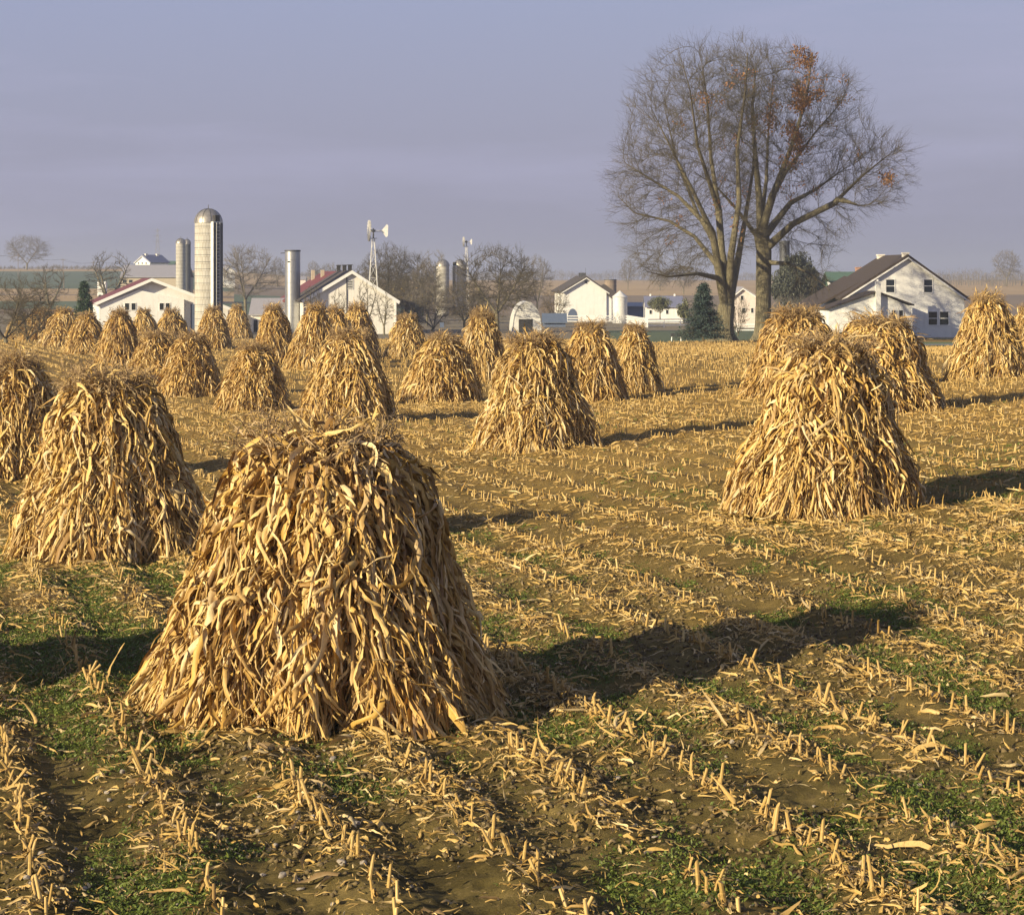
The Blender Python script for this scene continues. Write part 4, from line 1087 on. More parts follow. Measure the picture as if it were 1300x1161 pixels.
# --- main white house
b = Bld('white_house', 'white farmhouse with a brown catslide roof at the right, tree shadows on its gable', 'house', 1152, 156, yaw=3)
w, (XL, XR, XC, ZL, ZR, ZC) = b.gable(1072, 1225, 1152, 377, 378, 326.5, 11.5, 'white', 'brownroof', th=.2, eo=.45)
b.window(1130, 363, 10.5, 16); b.window(1178.5, 363, 10.5, 16)
b.window(1184.5, 404, 11, 16.5); b.window(1199, 404, 11, 16.5)
b.chimney(1147, 1154.5, 320.5, 333, .15, .75); b.chimney(1145, 1153, 321.5, 333, 10.2, 11.0)
m = MB(); m.box(XL-.05, XR+.05, -.04, 11.54, -2.4, .12); b.part(m, 'foundation', MAT['stonewall'])
# right dormer-like rear eave
m = MB(); x0, x1 = b.X(1206), b.X(1229); m.poly([(x0, 2.5, b.Z(365)), (x1, 2.5, b.Z(374.5)), (x1, 9, b.Z(374.5)), (x0, 9, b.Z(365)), (x0, 2.5, b.Z(367)), (x1, 2.5, b.Z(377)), (x1, 9, b.Z(377)), (x0, 9, b.Z(367))], [(0,1,2,3),(7,6,5,4),(0,4,5,1),(1,5,6,2),(2,6,7,3),(3,7,4,0)]); b.part(m, 'porch_roof', MAT['brownroof'])
# front extension with its own low gable
X0, X1, Xm = b.X(1040), b.X(1152.5), b.X(1110)
yb, yf = -.03, -4.2; k = (156-4.2/S)/156
def kx(px): return b.X(1152)+(wx(px, 156-4.2/S)-b.x)
def kz(py): return wz(py, 156-4.2/S)-b.z
prof = [(kx(1048), -2.5), (kx(1153), -2.5), (kx(1153), kz(389)), (kx(1114), kz(373)), (kx(1104), kz(373)), (kx(1048), kz(392))]
m = MB(); m.extrude(prof, yf, yb); ext = b.part(m, 'extension_wall', MAT['white'])
for (p, q) in (((kx(1109), kz(371.5)), (kx(1156.5), kz(388.5))), ((kx(1109), kz(371.5)), (kx(1044), kz(393.5)))):
    m = MB(); g = .03; m.extrude([(p[0], p[1]+g), (q[0], q[1]+g), (q[0], q[1]+g+.13), (p[0], p[1]+g+.13)], yf-.35, yb-.02); r = b.part(m, 'extension_roof', MAT['brownroof'])
for wxp in (1131, 1140.5):
    W_ = 5*152.9/F; cx = kx(wxp); cz = kz(402); H_ = 16*152.9/F
    m = MB()
    m.box(cx-W_/2-.05, cx-W_/2, yf-.05, yf+.05, cz-H_/2-.05, cz+H_/2+.05); m.box(cx+W_/2, cx+W_/2+.05, yf-.05, yf+.05, cz-H_/2-.05, cz+H_/2+.05); m.box(cx-W_/2, cx+W_/2, yf-.05, yf+.05, cz+H_/2, cz+H_/2+.05); m.box(cx-W_/2, cx+W_/2, yf-.05, yf+.05, cz-H_/2-.05, cz-H_/2)
    o = b.part(m, 'window', MAT['trim']); g = MB(); g.box(cx-W_/2, cx+W_/2, yf-.011, yf+.03, cz-H_/2, cz+H_/2); g.build('pane', MAT['glass'], o)
m = MB(); m.box(kx(1107), kx(1113), yf-.55, yf-.01, -2.4, kz(357)); m.tube((kx(1110), yf-.28, kz(357)), (kx(1110), yf-.28, kz(354.5)), .12, .1, 8); b.part(m, 'stove_chimney', MAT['white'])
m = MB(); m.tube((kx(1154.2), yf-.1, kz(390)), (kx(1154.2), yf-.1, -2), .05, .05, 8); b.part(m, 'downpipe', MAT['trim'])
# lower wing behind the catslide: long brown roof sloping left
m = MB(); xa, xb = b.X(1118), b.X(1020)
m.poly([(b.X(1100), 2.0, b.Z(356)), (b.X(1040), 2.0, b.Z(388)), (b.X(1034), 10.5, b.Z(388)), (b.X(1100), 10.5, b.Z(350)),
        (b.X(1100), 2.0, b.Z(359)), (b.X(1040), 2.0, b.Z(391)), (b.X(1034), 10.5, b.Z(391)), (b.X(1100), 10.5, b.Z(353))], [(0,1,2,3)[::-1],(4,5,6,7),(0,4,5,1)[::-1],(1,5,6,2)[::-1],(2,6,7,3)[::-1]])
b.part(m, 'wing_roof', MAT['brownroof'])
m = MB(); m.box(b.X(1045), b.X(1072)-.05, 2.3, 10.2, -2.5, b.Z(393)); b.part(m, 'wing_wall', MAT['white'])

# --- red-roofed barn
b = Bld('red_roofed_barn', 'low white barn with red roof edge left of the tall concrete silo', 'barn', 192, 188, yaw=12)
w, (XL, XR, XC, ZL, ZR, ZC) = b.gable(127, 287, 192, 384.5, 392, 355.5, 16, 'white', 'redroof', th=.18, eo=.5, oh=.9, barge=True)
# projecting front bay under the lower gable line
m = MB(); m.extrude([(XL+.1, -2.4), (b.X(232), -2.4), (b.X(232), b.Z(380)), (b.X(176), b.Z(368)), (XL+.1, b.Z(386.5))], -.55, -.004); b.part(m, 'front_wall', MAT['white'])
for px in (162, 170, 204.5, 212): b.window(px, 389, 5.2, 8.5, y0=-.55, two=False)
b.window(162, 409, 4.5, 6, y0=-.55, two=False)
m = MB(); m.box(b.X(240.5), b.X(247), -.08, -.003, -2.4, b.Z(386)); b.part(m, 'door_or_shade', MAT['bluewall'])  # blue panel paints the shadow left of the doorway, not a real door
m = MB(); m.box(b.X(247.5), b.X(251), -.06, -.003, -.5, b.Z(387)); b.part(m, 'doorway', MAT['darkvoid'])
# --- tall concrete silo
def silo(name, label, px, d, rpx, ptop, pdome, mat, dome, hoops=True, chute=None, cat='silo', pyb=None, rim=False, group=None):
    b = Bld(name, label, cat, px, d, group=group, pyb=pyb); R = rpx*d/F; h = b.Z(pdome); top = b.Z(ptop)
    m = MB(); m.lathe([(R, -2.5), (R, h)], 40); b.part(m, 'barrel', MAT[mat], True)
    if hoops:
        m = MB(); zz = .2
        while zz < h-.1:
            m.lathe([(R+.004, zz), (R+.03, zz+.015), (R+.03, zz+.03), (R+.004, zz+.045)], 40); zz += .76
        b.part(m, 'hoops', MAT['darkmetal'], True)
    if dome:
        n = 8; m = MB(); m.lathe([((R+.06)*math.cos(pi/2*k/n), h+(top-h)*math.sin(pi/2*k/n)) for k in range(n)]+[(.03, top)], 40)
        b.part(m, 'dome', MAT[dome], True)
        m = MB()
        for j in range(10):
            a = 2*pi*j/10
            pts = [((R+.07)*math.cos(pi/2*k/6)*math.cos(a), (R+.07)*math.cos(pi/2*k/6)*math.sin(a), h+(top-h+.02)*math.sin(pi/2*k/6)) for k in range(7)]
            for p, q in zip(pts[:-1], pts[1:]): m.tube(p, q, .03, .03, 4)
        b.part(m, 'dome_ribs', MAT['darkmetal'])
        m = MB(); m.tube((0, 0, top-.05), (0, 0, top+.45), .05, .03, 6); b.part(m, 'finial', MAT['darkmetal'])
    else:
        m = MB(); m.lathe([(R+.05, h-.12), (R+.05, h+.06), (R-.12, h+.06), (R-.12, h-.6), (.01, h-.6)], 40); b.part(m, 'rim', MAT['darkmetal'])
    if chute:
        a, rw = chute; cx, cy = math.cos(a)*R, math.sin(a)*R
        ux, uy, vx, vy = math.cos(a), math.sin(a), -math.sin(a), math.cos(a)
        def cp(u, v, z): return (ux*u+vx*v, uy*u+vy*v, z)
        m = MB(); u0, u1 = R*.55, R+rw*.62
        m.poly([cp(u0, -rw, -2.3), cp(u1, -rw, -2.3), cp(u1, rw, -2.3), cp(u0, rw, -2.3), cp(u0, -rw, h+.1), cp(u1, -rw, h+.1), cp(u1, rw, h+.1), cp(u0, rw, h+.1)],
               [(0,3,2,1),(4,5,6,7),(0,1,5,4),(1,2,6,5),(2,3,7,6),(3,0,4,7)])
        c = b.part(m, 'chute', MAT['palemetal'] if mat == 'stave' else MAT['metal'])
        m = MB(); m.poly([cp(u1+.03, -rw+.06, -2.3), cp(u1+.03, rw+.02, -2.3), cp(u1+.03, rw+.02, h), cp(u1+.03, -rw+.06, h), cp(u1+.003, -rw+.06, -2.3), cp(u1+.003, rw+.02, -2.3), cp(u1+.003, rw+.02, h), cp(u1+.003, -rw+.06, h)], [(0,1,2,3),(7,6,5,4),(0,4,5,1),(1,5,6,2),(2,6,7,3),(3,7,4,0)]); m.build('chute_front_shade', MAT['darkmetal'], c)  # dark sheet over the chute front, its shade put in as colour
        m = MB(); zz = .5; ox, oy = ux*(R+rw*.62+.05), uy*(R+rw*.62+.05); tx, ty = -math.sin(a)*.22, math.cos(a)*.22
        while zz < h:
            m.tube((ox-tx, oy-ty, zz), (ox+tx, oy+ty, zz), .022, .022, 5); zz += .38
        m.tube((ox-tx, oy-ty, 0), (ox-tx, oy-ty, h), .025, .025, 5); m.tube((ox+tx, oy+ty, 0), (ox+tx, oy+ty, h), .025, .025, 5)
        m.build('ladder', MAT['palemetal'], c)
        m = MB(); m.box(-.28, .28, -.5, 0, -.35, .35); o = m.build('dormer_hatch', MAT['darkvoid'], c)
        o.location = (math.cos(a)*R*.86, math.sin(a)*R*.86, h+.45); o.rotation_euler[2] = a+pi/2
    return b
silo('concrete_silo', 'tall pale concrete stave silo with a domed cap and shade-darkened ladder chute', 264.5, 186, 17.2, 265, 283, 'stave', 'dome', chute=(-pi/2+.72, .60))
silo('far_silo', 'smaller domed concrete silo behind the red-roofed barn', 229.5, 380, 6.2, 302.5, 309, 'stave', 'dome', group='silos of the far grey barn')
silo('far_silo', 'second far silo half hidden behind the smaller domed concrete one', 237.5, 390, 4.6, 303.5, 310, 'darkmetal', 'dome', hoops=False, group='silos of the far grey barn')
b = silo('steel_silo', 'slim open-topped galvanised steel silo tube left of the gabled barn', 371.5, 196, 9.7, 316, 318, 'metal', None, hoops=False)
m = MB(); R = 9.7*196/F
for zz in np.arange(.5, b.Z(318), 1.3): m.lathe([(R+.002, zz), (R+.018, zz+.01), (R+.018, zz+.05), (R+.002, zz+.06)], 40)
b.part(m, 'seams', MAT['metal'], True)
m = MB(); m.box(b.X(366), b.X(369), -R*.98-.03, -R*.8, b.Z(333), b.Z(331.5)); b.part(m, 'hatch', MAT['darkvoid'])
m = MB(); m.tube((-R, 0, b.Z(321)), (-R-.5, 0, b.Z(321.5)), .05, .05, 6); b.part(m, 'spout', MAT['darkmetal'])
silo('twin_silo', 'left one of the twin domed silos among the bare trees', 562, 330, 8.2, 329.5, 338, 'stave', 'dome', group='twin silos among the trees')
silo('twin_silo', 'right one of the twin domed silos, beside the small windmill', 584, 332, 7.8, 329.5, 338, 'stave', 'dome', chute=(-pi/2-.9, .45), group='twin silos among the trees')
silo('wooden_silo', 'squat brown silo behind the white ridge-roofed barn', 775, 330, 7.6, 354, 355, 'wood', None, hoops=True)
silo('dark_silo', 'dark grey silo top rising behind the weeping evergreen', 996, 300, 6.5, 303, 306, 'darkmetal', None, hoops=False)
b = Bld('grain_bin', 'round white grain bin with a conical roof right of the white ridge-roofed barn', 'grain bin', 787, 268)
R = 9.3*268/F; h = b.Z(376.5)
m = MB(); m.lathe([(R, -2), (R, h)], 32); b.part(m, 'barrel', MAT['palemetal'], True)
m = MB(); m.lathe([(R+.12, h-.05), (.15, b.Z(369.5)), (.02, b.Z(369))], 32); b.part(m, 'roof', MAT['palemetal'])
m = MB()
for zz in np.arange(.2, h, .8): m.lathe([(R+.002, zz), (R+.02, zz+.02), (R+.002, zz+.05)], 32)
b.part(m, 'seams', MAT['palemetal'], True)

# --- gabled barn with red part
b = Bld('gabled_barn', 'white gabled barn with dark roof, three ridge vents and a red rear roof', 'barn', 446, 192, yaw=11)
w, (XL, XR, XC, ZL, ZR, ZC) = b.gable(389, 501.5, 446.5, 381, 382, 346, 13, 'barnwhite', 'darkroof', th=.2, eo=.4, barge=True)
b.window(444.5, 361, 6.5, 11, two=True)
m = MB()
for k in range(5): m.box(b.X(441.6), b.X(447.4), -.065, -.052, b.Z(365.5-k*2.1), b.Z(364.6-k*2.1))
b.part(m, 'louvre', MAT['palemetal'])
m = MB(); m.box(b.X(439.6), b.X(441), -.06, -.004, -2, b.Z(350.5)); b.part(m, 'lightning_cable', MAT['darkmetal'])
for yy in (1.6, 6.6, 12.2):
    m = MB(); m.box(XC-.2, XC+.2, yy-.2, yy+.2, ZC-.1, ZC+.8); m.box(XC-.27, XC+.27, yy-.27, yy+.27, ZC+.8, ZC+.9)
    b.part(m, 'ridge_vent', MAT['darkvoid'])
m = MB(); m.box(b.X(500.5), b.X(502.5), -.06, .2, -2, ZR); b.part(m, 'downpipe', MAT['trim'])
# rear red roofed section
m = MB(); m.extrude([(XL+.3, -2.4), (XR-.3, -2.4), (XR-.3, ZR-.2), (XC, ZC-.5), (XL+.3, ZL-.2)], 13.4, 27); b.part(m, 'rear_wall', MAT['barnwhite'])
for sgn, xe, ze in ((-1, XL, ZL-.3), (1, XR, ZR-.3)):
    m = MB(); m.extrude([(XC, ZC-.05), (xe+sgn*.5, ze-.1), (xe+sgn*.5, ze+.12), (XC, ZC+.2)], 13.38, 28.4); b.part(m, 'rear_roof', MAT['redroof'])
for xx, yy in ((XC-1.0, 20), (XC-1.6, 25)):
    m = MB(); m.box(xx-.2, xx+.2, yy-.2, yy+.2, ZC-1.3, ZC+.35); b.part(m, 'rear_chimney', MAT['stonewall'])

# --- windmills
def windmill(label, px, d, py_hub, py_foot, wr_px, tail_px, half_px):
    b = Bld('windmill', label, 'windmill', px, d, group='farm windmills'); zh = b.Z(py_hub); s = half_px*d/F
    m = MB(); zt = zh-.9
    feet = [(-s, -s), (s, -s), (s, s), (-s, s)]
    T = .14
    for (x, y) in feet: m.tube((x, y, -.5), (x/s*T, y/s*T, zt), .07, .05, 5)
    n = 7
    for k in range(1, n):
        z = zt*k/n; q = s+(T-s)*(z+.5)/(zt+.5); z2 = zt*(k+1)/n; q2 = s+(T-s)*(z2+.5)/(zt+.5)
        P = [(-q, -q, z), (q, -q, z), (q, q, z), (-q, q, z)]; Q = [(-q2, -q2, z2), (q2, -q2, z2), (q2, q2, z2), (-q2, q2, z2)]
        for i in range(4): m.tube(P[i], P[(i+1) % 4], .025, .025, 4); m.tube(P[i], Q[(i+1) % 4], .02, .02, 4)
    b.part(m, 'tower', MAT['palemetal'])
    m = MB(); m.box(-.45, .45, -.45, .45, zt-.06, zt); m.tube((0, 0, zt), (0, 0, zh+.3), .1, .08, 8); m.box(-.35, .25, -.13, .13, zh-.15, zh+.15); b.part(m, 'gearbox', MAT['darkmetal'])
    # wheel faces mostly to the left, seen nearly edge-on
    R = wr_px*d/F
    wh = bpy.data.objects.new('wheel', None)
    m = MB(); nb = 18
    for j in range(nb):
        a = 2*pi*j/nb; ca, sa = math.cos(a), math.sin(a)
        r0, r1 = R*.35, R; w0, w1 = R*.045, R*.135
        def pt(r, t, o): return (o, r*ca-t*sa, r*sa+t*ca)
        m.poly([pt(r0, -w0, -.03), pt(r0, w0, .05), pt(r1, w1, .14), pt(r1, -w1, -.08), pt(r0, -w0, -.015), pt(r0, w0, .065), pt(r1, w1, .155), pt(r1, -w1, -.065)], [(0,1,2,3),(7,6,5,4),(0,4,5,1),(1,5,6,2),(2,6,7,3),(3,7,4,0)])
    for rr in (R*.4, R*.88):
        for j in range(24):
            a, c = 2*pi*j/24, 2*pi*(j+1)/24
            m.tube((0, rr*math.cos(a), rr*math.sin(a)), (0, rr*math.cos(c), rr*math.sin(c)), .03, .03, 4)
    for j in range(6):
        a = 2*pi*j/6; m.tube((.1, 0, 0), (0, R*.95*math.cos(a), R*.95*math.sin(a)), .025, .025, 4)
    bpy.data.objects.remove(wh)
    w = m.build('wheel', MAT['greypaint'], b.t); w.location = (-.55, -.05, zh); w.rotation_euler[2] = R_(12)
    tl = tail_px*d/F
    m = MB(); m.tube((.1, 0, zh), (tl, 0, zh+.05), .045, .035, 5); m.tube((.1, 0, zh-.15), (tl*.8, 0, zh), .03, .03, 5)
    h = R*.62; m.poly([(tl*.55, -.015, zh), (tl*.95, -.015, zh+h), (tl*1.05, -.015, zh+h*.8), (tl*1.02, -.015, zh-h*.8), (tl*.9, -.015, zh-h), (tl*.55, .015, zh), (tl*.95, .015, zh+h), (tl*1.05, .015, zh+h*.8), (tl*1.02, .015, zh-h*.8), (tl*.9, .015, zh-h)],
                       [(0,1,2,3,4)[::-1], (5,6,7,8,9)]+[(i, (i+1) % 5, (i+1) % 5+5, i+5) for i in range(5)]); v = b.part(m, 'tail_vane', MAT['palemetal'])
windmill('tall windmill with a pale tail vane behind the right slope of the gabled barn', 474, 215, 293, 395, 13.5, 18, 9)
windmill('small far windmill above the twin silos', 592, 345, 307, 380, 6.3, 7, 4)

# --- low shed with grey roof
b = Bld('grey_roofed_shed', 'low shed with a pale grey metal roof beside the steel silo tube', 'shed', 340, 205)
m = MB(); m.box(b.X(318), b.X(366), 0, 5, -2, b.Z(401)); b.part(m, 'wall', MAT['barnwhite'])
m = MB(); m.extrude_x([(-.4, b.Z(400)), (3.0, b.Z(380)), (6.4, b.Z(400)), (6.4, b.Z(399)), (3.0, b.Z(378.5)), (-.4, b.Z(398.8))], b.X(316), b.X(368)); b.part(m, 'roof', MAT['greyroof'])
m = MB(); m.box(b.X(322), b.X(327), -.03, -.003, -1, b.Z(406)); b.part(m, 'door_or_shade', MAT['darkvoid'])
# --- far grey barn on the left
b = Bld('grey_barn', 'long far barn with grey roof over tan stone walls', 'barn', 194, 400)
m = MB(); m.box(b.X(153), b.X(236), 0, 12, -4, b.Z(352)); b.part(m, 'wall', MAT['stonewall'])
m = MB(); m.extrude_x([(-.4, b.Z(352.3)), (6, b.Z(337)), (12.4, b.Z(352.3)), (12.4, b.Z(351.4)), (6, b.Z(336)), (-.4, b.Z(351.4))], b.X(152), b.X(237)); b.part(m, 'roof', MAT['greyroof'])
for px in (158, 166, 178): b.window(px, 357, 4.5, 3.5, two=False, mat='stonewall')
m = MB(); m.box(b.X(155), b.X(163), -.05, -.003, -2, b.Z(364)); b.part(m, 'doorway', MAT['darkvoid'])
# --- white house on the far hill
b = Bld('hill_house', 'small white gabled house with dark roof above the long grey barn', 'house', 181, 560, yaw=-28, pyb=345)
b.gable(171, 191, 181, 333, 333, 325, 10, 'white', 'blueroof', eo=.5, th=.35)
for px in (175.5, 180.5, 186): b.window(px, 334, 1.6, 2.4, two=False)
b.chimney(181, 183, 322, 328, 1, 2); b.chimney(181, 183, 322, 328, 7, 8)
b = Bld('green_roofed_shed', 'low far shed with green roof right of the small hill house', 'shed', 207, 570, pyb=345)
m = MB(); m.box(b.X(197), b.X(221), 0, 6, -3, b.Z(336)); b.part(m, 'wall', MAT['stonewall'])
m = MB(); m.extrude_x([(-.5, b.Z(336)), (3, b.Z(331.5)), (6.5, b.Z(336)), (3, b.Z(331))], b.X(196), b.X(222)); b.part(m, 'roof', MAT['greenroof'])
for i, (px, d, w_, t_, lab) in enumerate(((291, 560, 14, 338, 'white far farm building behind the round bare tree'), (334, 900, 12, 352, 'tiny white far house left of the steel silo tube'))):
    b = Bld('far_house', lab, 'house', px, d, yaw=12)
    b.gable(px-w_/2, px+w_/2, px-1, t_+7, t_+7, t_, 12, 'white', 'greyroof', eo=.4, th=.3)
    b.window(px-2, t_+10, 1.5, 2.5, two=False); b.window(px+3, t_+10, 1.5, 2.5, two=False)
b = Bld('livestock_trailer', 'small white trailer under the sparse bare tree by the grey barn', 'trailer', 128.5, 430)
m = MB(); X0, X1 = b.X(123.5), b.X(134); m.extrude_x([(0, .5), (2.2, .5), (2.2, b.Z(360)), (1.9, b.Z(357.5)), (.3, b.Z(357.5)), (0, b.Z(360))], X0, X1); b.part(m, 'body', MAT['trim'])
for px in (127, 131):
    m = MB(); m.tube((b.X(px), -.12, .42), (b.X(px), .06, .42), .42, .42, 14); b.part(m, 'wheel', MAT['darkvoid'])
b = Bld('cattle_shed', 'far pale shed glimpsed right of the bare tree between the silos', 'shed', 384, 640)
m = MB(); m.box(b.X(380), b.X(388), 0, 6, -3, b.Z(355)); b.part(m, 'wall', MAT['pink']); m = MB(); m.extrude_x([(-.4, b.Z(355)), (3, b.Z(351.5)), (6.4, b.Z(355)), (3, b.Z(351))], b.X(379.5), b.X(388.5)); b.part(m, 'roof', MAT['greyroof'])

# --- arched shed
b = Bld('arched_shed', 'white arch-roofed shed with a dark doorway among the bare trees', 'shed', 669, 205, yaw=3)
W = 18*205/F; zt = b.Z(383.5); prof = [(W*math.cos(a), zt*math.sin(a)**.85) for a in np.linspace(0, pi, 25)]
m = MB(); m.extrude(prof, 0, 7); b.part(m, 'shell', MAT['palemetal'])
m = MB(); m.extrude([(x*1.03, z*1.02+.02) for x, z in prof]+[(x*1.001, z*1.001) for x, z in prof[::-1]], -.06, 7.2); b.part(m, 'roof', MAT['palemetal'])
m = MB(); m.box(b.X(658.5), b.X(676), -.05, -.003, -.5, b.Z(405)); b.part(m, 'doorway', MAT['darkvoid'])
# --- low dark-blue shed
b = Bld('blue_shed', 'low shed with a dark blue roof right of the arched shed', 'shed', 705, 240)
m = MB(); m.box(b.X(690), b.X(718), 0, 4, -1.5, b.Z(409)); b.part(m, 'wall', MAT['bluewall'])
m = MB(); m.extrude_x([(-.4, b.Z(410)), (2, b.Z(399)), (4.4, b.Z(410)), (4.4, b.Z(409)), (2, b.Z(397.8)), (-.4, b.Z(409))], b.X(688), b.X(720)); b.part(m, 'roof', MAT['steelblue'])
# --- white ridge-roofed barn
b = Bld('white_barn', 'clean white barn with steep dark roof behind the board fence', 'barn', 742, 282, yaw=6)
w, q = b.gable(715.5, 770, 744, 369.5, 370, 352.5, 12, 'white', 'darkroof', th=.25, eo=.5, oh=.5)
b.window(744, 358, 3.2, 4, two=False)
m = MB(); XC, ZC = q[2], q[5]
m.box(XC-.4, XC+.4, 3, 3.8, ZC-.1, ZC+.8); m.box(XC-.4, XC+.4, 5.5, 6.3, ZC-.1, ZC+.8); b.part(m, 'ridge_vents', MAT['darkmetal'])
m = MB(); m.tube((XC, .4, ZC), (XC, .4, ZC+1.6), .03, .02, 5); b.part(m, 'lightning_rod', MAT['darkmetal'])
m = MB(); m.extrude([(b.X(770.3), -2), (b.X(777), -2), (b.X(777), b.Z(379)), (b.X(770.3), b.Z(374))], .3, 8); b.part(m, 'lean_to', MAT['white'])
m = MB(); m.extrude([(b.X(767), b.Z(371.5)), (b.X(778), b.Z(379.5)), (b.X(778), b.Z(378.5)), (b.X(767), b.Z(370.5))], .1, 8.2); b.part(m, 'lean_to_roof', MAT['darkroof'])
m = MB(); m.extrude([(b.X(720)+1.75*.5*(1-math.cos(a)), -.8+(b.Z(391.5)+.8)*math.sin(a)**.6) for a in np.linspace(0, pi, 9)], -.06, -.003); b.part(m, 'arch_shadow', MAT['bluewall'])  # flat blue panel painting an arch-shaped shadow low on the wall
# rear dark wing
b2 = Bld('dark_roofed_annexe', 'dark-roofed annexe between the white barn and the round white bin', 'barn', 776, 300)
m = MB(); m.box(b2.X(766), b2.X(787), 0, 8, -2, b2.Z(374)); b2.part(m, 'wall', MAT['bluewall'])
m = MB(); m.extrude([(b2.X(764), b2.Z(363)), (b2.X(768), b2.Z(361)), (b2.X(789), b2.Z(376)), (b2.X(789), b2.Z(378)), (b2.X(764), b2.Z(378))], -.3, 8.3); b2.part(m, 'roof', MAT['darkroof'])
b = Bld('long_blue_shed', 'low dark blue shed between the round bin and the blue-roofed cottage', 'shed', 807, 290)
m = MB(); m.box(b.X(797), b.X(819), 0, 5, -2, b.Z(389)); b.part(m, 'wall', MAT['bluewall'])
m = MB(); m.extrude_x([(-.5, b.Z(389.5)), (5.4, b.Z(385)), (5.4, b.Z(384)), (-.5, b.Z(388.5))], b.X(796), b.X(820)); b.part(m, 'roof', MAT['steelblue'])
# --- cottage with blue roof
b = Bld('blue_roofed_cottage', 'small white cottage with a slate-blue roof and two ridge vents', 'cottage', 843, 268)
m = MB(); m.extrude_x([(0, -2), (6, -2), (6, b.Z(389)), (3, b.Z(377.5)), (0, b.Z(389))], b.X(820), b.X(867)); b.part(m, 'wall', MAT['white'])
for s, nm in ((0, 'roof'), (1, 'roof')):
    y0, y1 = (-.4, 3) if not s else (6.4, 3); m = MB()
    m.extrude_x([(y0, b.Z(390.3)), (y1, b.Z(377)), (y1, b.Z(375.8)), (y0, b.Z(389.2))][::(1 if not s else -1)], b.X(818.5), b.X(868.5)); b.part(m, 'roof', MAT['blueroof'])
for px in (827, 858):
    m = MB(); m.box(b.X(px-1), b.X(px+1), 2.8, 3.2, b.Z(376), b.Z(373.3)); b.part(m, 'ridge_vent', MAT['trim'])
for px in (826, 847, 861): b.window(px, 396, 3, 5, two=False)
# --- pale house behind the old trees
b = Bld('pale_pink_house', 'pale pinkish house seen between the two old trunks', 'house', 943, 245)
b.gable(928, 962, 943, 378, 378, 366, 9, 'pink', 'greyroof', eo=.3)
b.window(942, 378, 3.6, 5.5, two=False); b.window(944, 394, 4, 6, two=False); b.window(955, 394, 3, 6, two=False)
# --- green-roofed white house
b = Bld('green_roofed_house', 'white house with green roof and brick chimney behind the brown catslide roof', 'house', 1070, 240, yaw=0)
m = MB(); m.box(b.X(1054), b.X(1105), 0, 8, -2, b.Z(358)); b.part(m, 'wall', MAT['white'])
m = MB(); m.extrude_x([(-.5, b.Z(358.8)), (4, b.Z(346)), (8.5, b.Z(358.8)), (8.5, b.Z(357.8)), (4, b.Z(344.8)), (-.5, b.Z(357.8))], b.X(1052), b.X(1106)); b.part(m, 'roof', MAT['greenroof'])
b.window(1062, 364, 3.5, 5.5, two=False); b.window(1075, 364, 3.5, 5.5, two=False)
b.chimney(1089, 1097, 339, 352, 1.5, 2.6, 'brick')
m = MB(); m.box(b.X(1015), b.X(1053.6), 1, 7, -2, b.Z(368)); b.part(m, 'wing_wall', MAT['white'])
m = MB(); m.extrude_x([(.5, b.Z(368.8)), (4, b.Z(357)), (7.5, b.Z(368.8)), (7.5, b.Z(368)), (4, b.Z(356)), (.5, b.Z(368))], b.X(1013), b.X(1054)); b.part(m, 'wing_roof', MAT['greenroof'])
m = MB(); m.box(b.X(1008), b.X(1036), -1.6, .98, b.Z(375), b.Z(374))
for px in (1009, 1017, 1026, 1035): m.box(b.X(px)-.06, b.X(px)+.06, -1.6, -1.48, -1, b.Z(375))
b.part(m, 'porch', MAT['trim'])
b.window(1023, 380, 3.5, 5, y0=1, two=False); b.window(1034, 380, 3.5, 5, y0=1, two=False); b.window(1044, 380, 3.5, 5, y0=1, two=False)

# ------------------------------------------------------------------ fences, poles, small things
def board_fence(name, label, pts, h=1.2, rails=3, gap=2.4):
    P = [np.array([wx(px, d), d*S, 0]) for px, d in pts]
    t = thing(name, label, 'fence', (P[0][0], P[0][1], gz(P[0][0], P[0][1]/S)))
    o = np.array([P[0][0], P[0][1], gz(P[0][0], P[0][1]/S)])
    for a, b in zip(P[:-1], P[1:]):
        L = np.linalg.norm(b-a); n = max(1, int(L/gap)); m = MB()
        for k in range(n+1):
            q = a+(b-a)*k/n; z = gz(q[0], q[1]/S); q = np.array([q[0], q[1], z])-o
            if k < n or b is P[-1]:
                pm = MB(); pm.box(q[0]-.07, q[0]+.07, q[1]-.07, q[1]+.07, q[2]-.4, q[2]+h+.08); pm.build('post', MAT['trim'], t)
            if k < n:
                r = a+(b-a)*(k+1)/n; r = np.array([r[0], r[1], gz(r[0], r[1]/S)])-o
                dd = norm((r-q)[:2]); nn = np.array([dd[1], -dd[0]])*.02
                off = np.array([dd[1], -dd[0]])*.095
                for j in range(rails):
                    z0 = h*(.25+.33*j)
                    pts8 = []
                    for (s, zz) in ((q, z0-.07), (r, z0-.07), (r, z0+.07), (q, z0+.07)):
                        pts8.append((s[0]-nn[0]+off[0], s[1]-nn[1]+off[1], s[2]+zz))
                    for (s, zz) in ((q, z0-.07), (r, z0-.07), (r, z0+.07), (q, z0+.07)):
                        pts8.append((s[0]+nn[0]+off[0], s[1]+nn[1]+off[1], s[2]+zz))
                    m.poly(pts8, [(0,1,2,3),(7,6,5,4),(0,4,5,1),(1,5,6,2),(2,6,7,3),(3,7,4,0)])
        m.build('rails', MAT['trim'], t)
    return t
board_fence('board_fence', 'white three-rail board fence before the white barn and blue-roofed cottage', [(718, 268), (795, 268), (822, 236), (884, 240)])
board_fence('board_fence', 'short white rail fence at the right edge behind the tasselled shock', [(1276, 215), (1330, 220)], 1.3)
